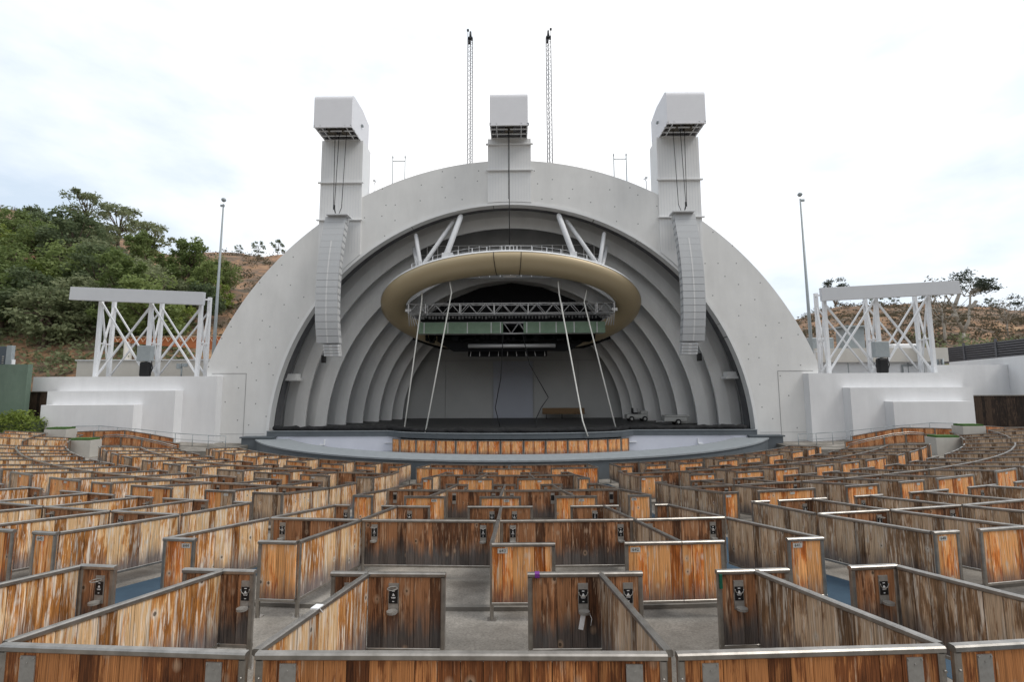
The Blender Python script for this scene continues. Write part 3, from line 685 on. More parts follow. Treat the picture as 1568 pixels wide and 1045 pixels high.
# black masking drape behind the lighting rig
mb = MB(); P = [(-8.3, 3.9), (-6.0, 3.1), (6.0, 3.1), (8.3, 3.9), (7.6, 5.6), (5.3, 7.2), (2.6, 8.3), (0, 8.7), (-2.6, 8.3), (-5.3, 7.2), (-7.6, 5.6)]
mb.prism(P, 37.9, 38.0); d_ = B(mb, 'masking_drape', DARK)
mb = MB()
for k in range(-8, 9): mb.box(k * .8 - .012, k * .8 + .012, 37.86, 37.89, 6.2, 7.2)
B(mb, 'drape_batten', mat('dark_batten', (.07, .07, .07), .7), d_)
mb = MB(); mb.prism([(-5.9, 3.55), (-4.6, 2.75), (4.6, 2.75), (5.9, 3.55), (5.9, 4.2), (-5.9, 4.2)], 36.2, 36.28); B(mb, 'added_black_sheet', DARK)  # black sheet added to hide the too brightly lit back of the canopy

# stage
mb = MB()
def bulge(x, y0=30.6, dep=2.0, hw=7.7): return y0 - dep * math.sqrt(max(0, 1 - (x / hw) ** 2)) if abs(x) < hw else y0
xs = [-16.2 + .45 * i for i in range(73)]
mb.sweep([[(x, bulge(x), -3.02), (x, bulge(x), -2.93), (x, 42.4, -2.93), (x, 42.4, -3.02)] for x in xs]); B(mb, 'stage_floor', STAGE)
mb = MB(); mb.sweep([[(x, bulge(x) - .05, -3.27), (x, bulge(x) - .05, -2.95), (x, bulge(x) - .003, -2.95), (x, bulge(x) - .003, -3.27)] for x in xs]); B(mb, 'stage_fascia', SLATE)
mb = MB(); mb.sweep([[(x, bulge(x) - .09, -2.95), (x, bulge(x) - .09, -2.90), (x, bulge(x) - .0, -2.90), (x, bulge(x), -2.95)] for x in xs]); B(mb, 'stage_edge_strip', SLATETOP)
for sg in (-1, 1):
    mb = MB(); mb.box(sg * 15.6, sg * 7.3, 30.60, 30.8, -4.26, -3.03); B(mb, 'pit_wall_panel', PITWALL)
    mb = MB(); mb.box(sg * 12.6, sg * 12.3, 30.45, 30.6, -3.85, -3.78); mb.box(sg * 12.35, sg * 12.28, 30.5, 30.6, -3.8, -3.5); mb.box(sg * 8.3, sg * 7.8, 30.5, 30.6, -3.72, -3.68)
    B(mb, 'wall_bracket', WHITEP)
    # equipment shelf on the first ring
    mb = MB(); mb.box(sg * 15.25, sg * 16.3, 32.5, 33.3, .45, .62); mb.box(sg * 15.4, sg * 16.2, 32.6, 33.3, .62, .95); B(mb, 'speaker_shelf', RINGM)
    mb = MB(); mb.box(sg * 13.55, sg * 13.8, 33.0, 33.3, 1.75, 2.3); B(mb, 'wall_speaker', BLACK)
# towers on the facade
def tower(x0, x1, zb_pts, z1, bands, nm):
    t = empty('rigging_tower', ((x0 + x1) / 2, 31, zb_pts[0][1]), nm, 'rigging tower', 'white rigging towers on the shell'); base = t.location
    def T(mb, n_, m): return rel(mb, base).build(n_, m, t)
    mb = MB(); mb.prism([(x0, z1), *zb_pts, (x1, z1)], 30.9, 30.997); mb.box(x0 + .01, x1 - .01, 31.57, 32.6, max(z for _, z in zb_pts) + 1.2, z1)
    tb = [z for _, z in zb_pts]; mb.box(x0 + .01, x1 - .01, 30.998, 31.57, -6.12 + math.sqrt(22.11 ** 2 - min(abs(x0), abs(x1)) ** 2) * (1 if abs(x0 + x1) > 4 else 1) + (.02), z1)
    T(mb, 'tower_face', PANEL)
    mb = MB()
    k = 0; x = x0 + .15
    while x < x1 - .1: mb.box(x, x + .012, 30.892, 30.9, max(z for _, z in zb_pts) + .1, z1 - .02); x += .2
    T(mb, 'cladding_joint', mat('joint_grey', (.60, .61, .63), .7))
    for z in bands:
        mb = MB(); mb.bbox(x0 - .14, x1 + .14, 30.72, 30.89, z, z + .09, .015); T(mb, 'ledge', PANEL)
    # hood
    cx_ = (x0 + x1) / 2; h0, h1 = cx_ - 1.29, cx_ + 1.29; zb = z1; zt = z1 + 2.4
    prof = [(29.1, zb), (29.1, zt - .45)] + [(29.1 + .42 * (1 - math.cos(a)), zt - .45 + .42 * math.sin(a)) for a in [PI / 2 * j / 6 for j in range(1, 7)]] + [(31.2, zt + .05), (32.6, zt - .25), (32.6, zb)]
    mb = MB(); th = .05
    inner = [(y + (th if y < 30 else (-th if y > 32 else 0)), z - (th if z > zb + .5 else 0)) for y, z in prof]
    # side cheeks + top/front skin
    for xx in (h0, h1 - th): mb.prism(prof, xx, xx + th, 'x')
    m_ = len(prof) - 1
    for j in range(m_):
        (y0, z0), (y1, z1_) = prof[j], prof[j + 1]; (y2, z2), (y3, z3) = inner[j], inner[j + 1]
        mb.quad((h0 + th, y0, z0), (h1 - th, y0, z0), (h1 - th, y1, z1_), (h0 + th, y1, z1_)); mb.quad((h0 + th, y2, z2), (h0 + th, y3, z3), (h1 - th, y3, z3), (h1 - th, y2, z2))
    mb.bar((h0, 29.13, zb - .03), (h1, 29.13, zb - .03), .1, .07); hd = T(mb, 'hood', HOODM)
    mb = MB()
    for y in (29.15, 29.7, 30.3, 30.85): mb.bar((h0, y, zb + .02), (h1, y, zb + .02), .07, .07)
    for x in (h0 + .05, h0 + .45, h1 - .45, h1 - .05): mb.bar((x, 29.1, zb + .06), (x, 30.9, zb + .06), .06, .06)
    T(mb, 'hood_frame', WHITEP)
    for dx in ((-.45, .5) if abs(cx_) > 2 else (0,)):
        mb = MB(); mb.tube([(cx_ + dx - .22, 30.0, zb + .42), (cx_ + dx + .25, 30.0, zb + .42)], .3, 14); mb.box(cx_ + dx - .3, cx_ + dx + .3, 29.8, 30.3, zb + .1, zb + .45)
        mb.tube([(cx_ + dx - .05, 29.75, zb + .12), (cx_ + dx + .05, 29.75, zb + .12)], .2, 14); T(mb, 'winch', mat('winch_brown', (.10, .085, .065), .6))
    mb = MB()
    for s_ in (-1, 1): mb.box(cx_ + s_ * 1.29, cx_ + s_ * 1.42, 30.9, 31.1, zb + 1.1, zb + 1.22)
    T(mb, 'flood_lamp', GREYBOX)
    return t
def arcz(x): return -3.6 + math.sqrt(16.5 ** 2 - x * x)
ztop = 17.55
for sg in (-1, 1):
    xs_ = [10.45, 11.2, 12.0, 12.8, 13.4]
    pts = [(x * sg, arcz(x) + .02) for x in xs_]
    if sg < 0: pts = pts[::-1]
    tower(min(sg * 10.45, sg * 13.4), max(sg * 10.45, sg * 13.4), pts, ztop, (11.6, 14.32), 'tall white rigging tower with overhanging hood, %s of the shell' % ('left side' if sg < 0 else 'right side'))
tower(-1.53, 1.53, [(-1.53, arcz(1.53) + .02), (-.8, arcz(.8) + .02), (0, arcz(0) + .02), (.8, arcz(.8) + .02), (1.53, arcz(1.53) + .02)], ztop, (15.13, 17.05), 'short white rigging tower with open-bottomed hood at the crown of the shell')
# radio masts, frames on the roof
for sg in (-1, 1):
    t = empty('lattice_mast', (sg * 3.05, 33.2, 13.5), 'slender steel lattice mast on the shell roof, %s of the centre tower' % ('left' if sg < 0 else 'right'), 'mast', 'lattice masts on the shell roof')
    mb = MB(); hh = 27.1 - 13.5; ps = [(-.19, -.1), (.19, -.1), (0, .2)]
    for x, y in ps: mb.tube([(x, y, 0), (x, y, hh)], .034, 5)
    for k in range(int(hh / .4)):
        for i in range(3):
            a, b = ps[i], ps[(i + 1) % 3]; mb.tube([(a[0], a[1], k * .4), (b[0], b[1], k * .4 + .4)], .014, 4)
    mb.build('lattice', mat('mast_steel', (.20, .20, .21), .5, .3), t)
    mb = MB(); mb.box(-.18, .18, -.15, .15, hh, hh + .12); mb.tube([(0, 0, hh + .1), (0, 0, hh + .65)], .11, 8, r1=.07); mb.tube([(-.2 * sg * -1, 0, hh - .5), (.2 * sg, 0, hh + .7)], .02, 5); mb.box(.12 * sg, .28 * sg, -.05, .05, hh + .7, hh + .85); mb.box(-.2, .0, -.1, .1, hh - .35, hh - .1)
    mb.build('beacon', mat('mast_head', (.03, .035, .04), .5), t)
for i, xx in enumerate((-8.42, 8.32)):
    t = empty('roof_frame', (xx, 33.0, 13.6), 'thin steel goalpost-shaped frame on the %s slope of the shell roof' % ('left' if i == 0 else 'right'), 'roof frame', 'thin frames on the shell roof')
    mb = MB()
    for s_ in (-.47, .47): mb.tube([(s_, 0, 0), (s_, 0, 3.75)], .034, 6); mb.box(s_ - .04, s_ + .04, -.04, .04, 3.7, 3.85)
    mb.tube([(-.47, 0, 3.45), (.47, 0, 3.45)], .03, 6); mb.build('post_frame', GREYBOX, t)
for i, sg in enumerate((-1, 1)):
    mb = MB(); mb.tube([(0, 0, 0), (0, 0, 2.4), (.08 * -sg, 0, 2.55), (.2 * -sg, 0, 2.6)], .03, 6); mb.tube([(.35 * -sg, 0, 0), (.35 * -sg, 0, 1.6)], .025, 6); mb.box(-.08, .08, -.08, .08, 2.6, 2.72)
    o = mb.build('vent_pipe', WHITEP, None, (sg * 10.0, 32.2, 12.5)); tag(o, 'small white bent pipe beside the %s rigging tower' % ('left' if sg < 0 else 'right'), 'pipe', 'roof pipes')

# ------------------------------------------------------------------ canopy ring
CCY, CCZ, CA, CB, TL = 34.2, 5.85, 9.78, 5.6, math.atan2(2.95, 4.75)
can = empty('stage_canopy', (0, CCY, CCZ), 'big champagne gold oval ring canopy hanging in the mouth of the shell', 'canopy')
def cp(t, dr=0, dn=0):
    # ellipse in a plane tilted down towards the back; dr outwards, dn along the plane's normal
    x, y = (CA + dr) * math.cos(t), -(CB + dr) * math.sin(t)
    Y = y * math.cos(TL) + dn * math.sin(TL); Z = -y * math.sin(TL) + dn * math.cos(TL)
    return (x, Y, Z)
prof = [(.0, .16), (.03, .0), (-.06, -.22), (-.28, -.42), (-.6, -.56), (-.98, -.62), (-1.35, -.56), (-1.65, -.4), (-1.82, -.2), (-1.85, .0), (-1.8, .16)]
m_ = 120; mb = MB(); mb.sweep([[cp(2 * PI * k / m_, r, n_) for r, n_ in prof] for k in range(m_)], closed_prof=False, closed_path=True, smooth=True); mb.build('canopy_skin', GOLD, can)
mb = MB(); mb.sweep([[cp(2 * PI * k / m_, r, n_) for r, n_ in ((-1.8, .16), (-1.8, .2), (.02, .24), (.06, .2), (.06, .06), (.031, .06), (.0, .162))] for k in range(m_)], closed_prof=True, closed_path=True); mb.build('top_deck', WHITEP, can)
mb = MB()
for k in range(17, 46):
    t_ = 2 * PI * k / m_
    if k % 2 == 1:
        p = cp(t_, -.12, .2); mb.bar(p, (p[0], p[1], p[2] + .42), .06, .06)
pts = [Vector(cp(2 * PI * k / m_, -.12, .2)) + Vector((0, 0, .42)) for k in range(17, 46)]
for k in range(len(pts) - 1):
    mb.tube([pts[k], pts[k + 1]], .012, 4)
    mb.tube([pts[k] - Vector((0, 0, .2)), pts[k + 1] - Vector((0, 0, .2))], .009, 4)
mb.build('guard_rail', WHITEP, can)
mb = MB(); p = cp(PI / 2, -.3, .2); mb.box(-.3, .3, p[1] - .2, p[1] + .2, p[2], p[2] + .08)
for sx_ in (-.27, -.0, .27): mb.bar((sx_, p[1] - .2, p[2]), (sx_, p[1] - .2, p[2] + .5), .05, .05)
mb.bar((-.3, p[1] - .2, p[2] + .5), (.3, p[1] - .2, p[2] + .5), .05, .05); mb.build('hoist_bracket', WHITEP, can)
def CanP(x, y, z): return (x, y - CCY, z - CCZ)
for sg in (-1, 1):
    for (a, b, r) in (((6.15, 30.75, 8.2), (6.75, 31.7, 10.9), .15), ((6.0, 30.7, 8.3), (4.05, 32.0, 12.0), .15), ((4.35, 30.25, 8.8), (3.45, 31.4, 12.15), .2), ((6.35, 30.85, 8.1), (7.2, 33.0, 10.3), .13)):
        mb = MB(); A_, B_ = Vector(CanP(sg * a[0], a[1], a[2])), Vector(CanP(sg * b[0], b[1], b[2]))
        mb.tube([A_, A_ + (B_ - A_) * .04, A_ + (B_ - A_) * .95, B_], [r * .5, r, r * .95, r * .6], 12); mb.build('strut', WHITEP, can)
    mb = MB(); q = CanP(sg * 4.35, 30.2, 8.78); mb.box(q[0] - .25, q[0] + .5 * (1 if sg < 0 else .4), q[1] - .1, q[1] + .3, q[2] - .1, q[2] + .25); mb.build('strut_foot', WHITEP, can)
# dark straps over the canopy front
for xx in (-1.05, .78):
    mb = MB(); t0 = math.acos(xx / CA); pts = [cp(t0, r, n_ - .0) for r, n_ in prof[:10]]
    pts = [Vector(p) * 1.0 + Vector((0, -.02, -.02)) for p in pts]
    mb.tube(pts, .022, 5); mb.build('strap', ROPEB, can)
mb = MB(); p = cp(PI / 2, -1.9, -.3); mb.box(p[0] - .45, p[0] + .45, p[1], p[1] + .1, p[2] - .05, p[2] + .06)
mb.build('strip_lamp', WHITEP, can)

# ------------------------------------------------------------------ lighting rig
def truss(x0, x1, y, z, w_, h_, name, label, seg, mm=TRUSSM, covers=None, group=None, r=.045):
    t = empty(name, ((x0 + x1) / 2, y, z), label, 'truss', group); L_ = x1 - x0; mb = MB()
    for yy in (-w_ / 2, w_ / 2):
        for zz in (0, h_): mb.tube([(-L_ / 2, yy, zz), (L_ / 2, yy, zz)], r, 7)
    nseg = seg
    for i in range(nseg):
        xa = -L_ / 2 + L_ * i / nseg; xb = -L_ / 2 + L_ * (i + 1) / nseg
        for yy in (-w_ / 2, w_ / 2):
            a, b = ((xa, yy, 0), (xb, yy, h_)) if i % 2 == 0 else ((xa, yy, h_), (xb, yy, 0))
            mb.tube([a, b], r * .62, 5)
            if i % 4 == 1: mb.bar((xb, yy, 0), (xb, yy, h_), r * 1.6, r * 1.6)
        mb.tube([(xa, -w_ / 2, h_), (xb, w_ / 2, h_)], r * .5, 4)
    for xx in (-L_ / 2, L_ / 2):
        for zz in (0, h_): mb.tube([(xx, -w_ / 2, zz), (xx, w_ / 2, zz)], r * .8, 5)
        mb.bar((xx, -w_ / 2, 0), (xx, -w_ / 2, h_), r * 2, r * 2)
    mb.build('chords', mm, t); return t
t = truss(-7.45, 7.55, 33.2, 5.30, .7, .72, 'lighting_truss', 'long silver box truss hung across the canopy ring, topmost of the rig', 24, group='trusses in the shell', r=.038)
mb = MB()
for k in range(60): x = -7.3 + k * .245; mb.box(x, x + rnd.uniform(.05, .16), -.1, .1, -.27 - rnd.random() * .12, -.14)
mb.tube([(-7.3, 0, -.14), (7.3, 0, -.14)], .02, 5); mb.build('lamp_row', mat('rig_lamp', (.09, .09, .09), .5), t)
mb = MB()
for s_ in (-1, 1):
    for k in range(4): mb.tube([(s_ * (7.5 + .05), -.3 + .2 * k, .7), (s_ * (7.45 - .2 * k), -.2, -.9)], .035, 6)
    mb.box(s_ * 7.35, s_ * 7.75, -.3, .3, .15, .35)
mb.build('end_hanger', TRUSSM, t)
t2 = truss(-7.1, 7.15, 35.1, 4.05, .6, .85, 'lighting_truss', 'dark middle truss wrapped in green tarpaulin below the silver truss', 24, group='trusses in the shell', r=.035)
for (a, b) in ((-7.15, -.62), (.95, 7.2)):
    mb = MB(); mb.sweep([[(x, -.37 + .015 * math.sin(x * 5), -.02), (x, -.37 + .02 * math.sin(x * 3.1 + 1), .85), (x, -.34, .86), (x, -.34, -.02)] for x in [a + (b - a) * k / 50 for k in range(51)]])
    g_ = mb.build('green_cover', GREENF, t2)
    mb = MB()
    for k in range(5):
        x = a + (b - a) * ([.07, .35, .58, .86, .97][k] if a < 0 else [.04, .2, .4, .62, .9][k]); mb.bar((x, -.41, 0), (x, -.41, .84), .07, .02)
    mb.build('strap', WHITEP, g_)
t3 = truss(-5.3, 5.3, 37.0, 3.35, .6, .75, 'lighting_truss', 'lowest short truss at the back of the rig carrying a silver pipe', 16, group='trusses in the shell', r=.03)
mb = MB(); mb.tube([(-3.4, -1.0, -.18), (3.5, -1.0, -.18)], .17, 14); mb.build('silver_duct', TRUSSM, t3)
mb = MB(); mb.box(-3.5, 2.9, -.3, .3, -.95, -.55); mb.build('lamp_bank', DARK, t3)
mb = MB()
for k in range(9): x = -3.3 + k * .75; mb.bar((x, -.33, -.95), (x + rnd.uniform(-.1, .1), -.33, -.5), .04, .04)
mb.build('yoke', TRUSSM, t3)
mb = MB()
mb.box(-6.9, 6.9, -1.0, -.9, .9, 1.2)
for k in range(130): x = rnd.uniform(-6.8, 6.2); z = rnd.uniform(0.6, 1.4); mb.box(x, x + rnd.uniform(.1, .7), -1.2, rnd.uniform(-.89, .2), z - .5, z + rnd.uniform(.03, .3))
mb.build('lamp_cluster', DARK, t3)

# white ropes from the canopy to the stage edge
for k, P in enumerate([[(-6.35, 32.2, 6.75), (-6.3, 32.0, 6.1), (-6.98, 30.2, -3.1)], [(-4.2, 31.2, 7.25), (-4.05, 31.1, 6.5), (-5.4, 29.2, -3.15)],
                       [(3.35, 31.2, 7.25), (3.4, 31.0, 6.3), (4.55, 28.9, -2.2), (4.85, 28.85, -3.15)], [(5.5, 32.2, 6.8), (5.25, 32.0, 5.9), (6.95, 30.2, -3.1)]]):
    mb = MB(); mb.tube(P, .045, 7); o = mb.build('white_rope', ROPE)
    tag(o, ['white rope slanting from canopy to stage edge, leftmost of four', 'white rope from canopy to stage edge, second from the left', 'white rope from canopy to stage edge, third from the left', 'white rope slanting from canopy to stage edge, rightmost of four'][k], 'rope', 'ropes tying the canopy down')
for k, P in enumerate([[(-.6, 34.6, 3.9), (-.75, 34, .6), (-1.15, 33.6, -1.6), (-.95, 33.4, -2.3), (-.8, 33.2, -2.92)], [(.9, 34.6, 3.9), (1.4, 34, 1.6), (2.75, 33.8, -.85), (2.2, 33.6, -1.6), (1.85, 33.4, -2.3), (1.8, 32.6, -2.92)]]):
    mb = MB(); mb.tube(P, .035, 6); o = mb.build('hanging_cable', ROPEB); tag(o, 'black cable dangling from the rig to the stage floor, %s one' % ('left' if k == 0 else 'right'), 'cable', 'black cables over the stage')
mb = MB(); mb.tube([(0, 29.6, 17.6), (0, 29.75, 12.0), (0, 29.75, 9.3)], .03, 6); mb.tube([(-.06, 29.6, 17.6), (-.06, 29.7, 12.6)], .015, 5)
tag(mb.build('hoist_cable', ROPEB), 'long black hoist cable running from centre hood down to canopy', 'cable')

# ------------------------------------------------------------------ line array loudspeakers
def array(sg):
    t = empty('line_array', (sg * 11.72, 29.4, 2.0), 'curved column of grey loudspeaker cabinets hanging at the %s of the shell' % ('left' if sg < 0 else 'right'), 'loudspeaker array', 'hanging speaker columns'); base = Vector(t.location)
    nb = 19; z1, z0 = 11.45, 2.80; hgt = (z1 - z0) / nb
    def yc(z): u = (z - 5.0); return 28.75 + (.021 * u * u if u > 0 else .06 * u * u)
    for k in range(nb):
        z = z1 - (k + .5) * hgt; y = yc(z); sl = (yc(z + .1) - yc(z - .1)) / .2
        x = sg * 11.70 + sg * (.10 * math.sin((z - 2.8) / 8.6 * PI))
        mb = MB(); hw = .71; d = .85; h = hgt / 2 - (.004 if k < 9 else .011)
        # wedge cabinet, side cheeks recessed
        def P(dx, dy, dz): return (x + dx - base.x, y + dy + sl * dz - base.y, z + dz - base.z)
        poly = [(-hw, 0), (hw, 0), (hw - .12, d), (-hw + .12, d)]; i = len(mb.v)
        mb.v += [P(a, b, -h) for a, b in poly] + [P(a, b, h) for a, b in poly]
        for q in ((0, 3, 2, 1), (4, 5, 6, 7), (0, 1, 5, 4), (1, 2, 6, 5), (2, 3, 7, 6), (3, 0, 4, 7)): mb.face([i + j for j in q])
        for s_ in (-1, 1):
            for yy in (.25, .6):
                i = len(mb.v); xx = s_ * (hw - .12 * yy / d + .012)
                mb.v += [P(xx, yy - .1, -h * .7), P(xx, yy + .1, -h * .7), P(xx, yy + .12, h * .75), P(xx, yy - .08, h * .75)]; mb.face((i, i + 1, i + 2, i + 3), None, 1)
        if k > 3:
            i = len(mb.v); mb.v += [P(-.05, -.012, -h), P(.05, -.012, -h), P(.05, -.012, h), P(-.05, -.012, h)]; mb.face((i, i + 1, i + 2, i + 3), None, 1)
        mb.build('cabinet', [GSPK, GSPK2], t)
    x = sg * 11.55
    for k in range(4):
        z = 2.72 - k * .19; mb = MB(); yy = 29.15 + k * .06
        mb.bbox(x - .5 - base.x, x + .5 - base.x, yy - base.y, yy + .5 - base.y, z - .18 - base.z, z - base.z, .02); cb = mb.build('small_cabinet', GSPK2, t)
        for s_ in (-.27, .27): mb = MB(); mb.bbox(x + s_ - .17 - base.x, x + s_ + .17 - base.x, yy - .015 - base.y, yy - .003 - base.y, z - .15 - base.z, z - .03 - base.z, .004); mb.build('grille', GSPK, cb)
    mb = MB(); mb.bar((x - .7 - base.x, yc(11.5) + .1 - base.y, 11.5 - base.z), (x + .75 - base.x, yc(11.5) + .1 - base.y, 11.5 - base.z), .9, .07); mb.build('top_frame', WHITEP, t)
    mb = MB()
    for (xa, xb) in ((-.35, -.28), (-.05, -.22), (.45, .28)):
        mb.tube([(sg * 11.72 + sg * -xa - base.x, 29.9 - base.y, 17.7 - base.z), (sg * 11.72 - sg * xb - base.x, 29.9 - base.y, 12.2 - base.z), (sg * 11.65 - sg * xb * .3 - base.x, 29.7 - base.y, 11.55 - base.z)], .022, 5)
    mb.tube([(sg * 11.95 - base.x, 29.9 - base.y, 12.35 - base.z), (sg * 11.95 - base.x, 29.9 - base.y, 12.05 - base.z)], .07, 8); mb.build('hoist_chain', ROPEB, t)
for sg in (-1, 1): array(sg)

# ------------------------------------------------------------------ pit barrier, pit wall, stage bits
bar = empty('pit_barrier', (0, 30.2, -4.22), 'row of orange cedar panels in steel frames curving round the pit under the stage', 'barrier')
xs = [-7.55, -6.95, -5.85, -4.55, -3.3, -1.95, -.55, .85, 2.2, 3.55, 4.85, 6.1, 7.0, 7.6]; bs = (0, 30.2, -4.22)
for i in range(len(xs) - 1):
    y0, y1 = bulge(xs[i], 30.35, 2.05, 7.95), bulge(xs[i + 1], 30.35, 2.05, 7.95)
    a, b = Vector((xs[i], y0 - .1, -3.31)), Vector((xs[i + 1] - .03, y1 - .1, -3.31))
    bd = boards(a, b, 0, 0, .84, W_ORANGE, bar, 'panel', base=bs); frame(a, b, bd, bs, hb=.84, near=False, drop0=.9, drop1=.9)
# curved grey pit wall
pw = empty('pit_wall', (0, 31, -4.4), 'low curved slate grey wall with a pale cap in front of the orchestra pit', 'low wall')
mb = MB(); mb2 = MB(); s1, s2 = [], []
for k in range(61):
    th = math.radians(-59 + 118 * k / 60); R = 20.3; cxx, cyy = 0, 41.8
    def Q(r, z): return (cxx + r * math.sin(th), cyy - r * math.cos(th) - 31, z + 4.4)
    s1.append([Q(R, -4.6), Q(R, -3.50), Q(R - 1.75, -3.50), Q(R - 1.75, -4.6)]); s2.append([Q(R + .07, -3.50), Q(R + .07, -3.42), Q(R - 1.8, -3.42), Q(R - 1.8, -3.50)])
mb.sweep(s1); mb2.sweep(s2); mb.build('wall_body', SLATE, pw); mb2.build('cap', SLATETOP, pw)
for sg in (-1, 1):
    mb = MB(); mb.box(sg * 15.6, sg * 17.75, 30.35 - 31, 30.95 - 31, -4.5 + 4.4, -3.36 + 4.4); mb.box(sg * 15.55, sg * 17.85, 30.28 - 31, 30.97 - 31, -3.36 + 4.4, -3.27 + 4.4); mb.build('end_block', SLATE, pw)
# black rolled fabric along the stage front
mb = MB(); pts = []; rr = []
r4 = random.Random(2)
x = -15.9
while x < 15.9:
    pts.append((x, bulge(x) + .22 + r4.uniform(-.07, .07), -2.80 + r4.uniform(-.05, .06))); rr.append(r4.uniform(.13, .22)); x += .3
mb.tube(pts, rr, 9); o = mb.build('rolled_cloth', FABRIC); tag(o, 'crumpled roll of black cloth lying along the front edge of the stage', 'cloth')
# small utility vehicles on the stage
def cart(x, y, lab, box):
    t = empty('utility_cart', (x, y, -2.93), lab, 'utility cart'); t.scale = (.72, .72, .72)
    mb = MB(); mb.bbox(-1.3, 1.1, -.6, .6, .32, .8, .06); 
    if box: mb.bbox(-1.25, 1.35, -.62, .62, .8, .95, .04)
    else: mb.bbox(.35, 1.15, -.55, .55, .8, 1.15, .06)
    mb.build('body', CARTW, t)
    for wx in (-.75, .75) if not box else (.1,):
        for wy in (-.62, .62):
            mb = MB(); mb.tube([(wx, wy - .1, .3), (wx, wy + .1, .3)], .3, 18, smooth=False); wo = mb.build('wheel', TIRE, t)
            mb = MB(); mb.tube([(wx, wy - .12, .3), (wx, wy + .12, .3)], .14, 12); mb.build('rim', CARTW, wo)
    if not box:
        mb = MB(); mb.tube([(.3, -.45, .8), (.15, -.45, 1.4), (.15, .45, 1.4), (.3, .45, .8)], .03, 6); mb.tube([(-.2, 0, .8), (-.35, 0, 1.2)], .03, 6); mb.build('roll_bar', TRUSSM, t)
        mb = MB(); mb.bbox(-.5, .1, -.4, .4, .8, .98, .05); mb.bbox(-.55, -.45, -.4, .4, .95, 1.5, .03); mb.build('seat', BLACK, t)
    else:
        mb = MB(); mb.bar((-1.2, 0, .35), (-2.0, 0, .3), .08, .08); mb.build('tow_bar', TRUSSM, t)
cart(10.35, 38.3, 'small white utility vehicle parked on stage beside the right arches', False)
cart(12.35, 34.9, 'low white box trailer parked on stage at the foot of the right arches', True)
t = empty('bench', (4.6, 41.2, -2.93), 'long brown bench against the back wall of the stage', 'bench')
mb = MB(); mb.bbox(-1.9, 1.9, -.2, .2, .42, .52, .02); mb.build('seat', BROWN, t); mb = MB(); mb.bbox(-1.9, 1.9, .22, .28, .5, .95, .02); mb.build('backrest', BROWN, t)
for xx in (-1.6, -.2, 1.5): mb = MB(); mb.box(xx, xx + .06, -.18, .18, 0, .42); mb.build('leg', BLACK, t)

# ------------------------------------------------------------------ stepped white side walls
def wallset(sg):
    side = 'left' if sg < 0 else 'right'
    xo = 32.1 if sg < 0 else 29.75
    t = empty('stepped_wall', (sg * 25, 30.4, -4.0), f'white stepped side wall of three overlapping slabs {side} of the shell', 'wall', 'stepped white walls'); base = (sg * 25, 30.4, -4.0)
    def T(mb, n_, m): return rel(mb, base).build(n_, m, t)
    mb = MB()
    if sg < 0: mb.box(-30.2, -19.62, 30.4, 32.5, -4.2, .75); mb.box(-32.1, -30.2, 30.4, 32.5, -.25, .75)
    else: mb.box(19.7, 29.72, 30.4, 32.5, -4.2, .75)
    T(mb, 'rear_slab', WALLW)
    mb = MB(); mb.box(sg * 21.85, sg * (30.32 if sg < 0 else 29.62), 29.7, 30.398, -4.2, -.2); T(mb, 'middle_slab', WALLW)
    mb = MB(); mb.box(sg * 23.95, sg * (29.93 if sg < 0 else 28.9), 29.0, 29.698, -4.0, -1.08); T(mb, 'front_slab', WALLW)
    # scoreboard-like white beam on braced legs
    t = empty('sign_gantry', (sg * 26, 32.5, .75), f'white gantry with a long blank beam on cross-braced legs, {side} of the shell', 'gantry', 'white gantries'); base = (sg * 26, 32.5, .75)
    mb = MB()
    P = [(sg * 31.0, 31.35), (sg * 21.72, 31.65)]
    a, b = Vector((P[0][0], P[0][1], 6.66 - .0)), Vector((P[1][0], P[1][1], 6.27))
    mb.bar(a, b, .25, .92, .01); T(mb, 'beam', BEAMM)
    X = [29.4, 25.75, 22.15]; zt = [6.2, 6.05, 5.85]
    fr, bk = 32.0, 33.6; tops, bots = [], []
    for x, z in zip(X, zt):
        mb = MB(); mb.bar((sg * x, fr, .75), (sg * x, fr, z + .3), .21, .21); mb.bar((sg * (x + .5 - .0), bk, .75), (sg * (x + .5), bk, z + .9), .21, .21)
        mb.bar((sg * x, fr, z), (sg * (x + .5), bk, .9), .1, .1); mb.bar((sg * x, fr, .9), (sg * (x + .5), bk, z), .1, .1); mb.bar((sg * x, fr, 3.2), (sg * (x + .5), bk, 3.2), .09, .09)
        mb.bar((sg * x, fr - .2, z + .42), (sg * (x + .5), bk + .1, z + .75), .12, .12)
        T(mb, 'leg', WHITEP)
    for i in range(2):
        for yy, dx, w2 in ((fr, 0, .11), (bk, .5, .09)):
            a0, b0 = sg * (X[i] + dx), sg * (X[i + 1] + dx)
            mb = MB(); mb.bar((a0, yy - .03, zt[i]), (b0, yy - .03, .9), w2, w2); mb.bar((a0, yy + .13, .9), (b0, yy + .13, zt[i + 1]), w2, w2); T(mb, 'cross_brace', WHITEP)
    return
for sg in (-1, 1): wallset(sg)
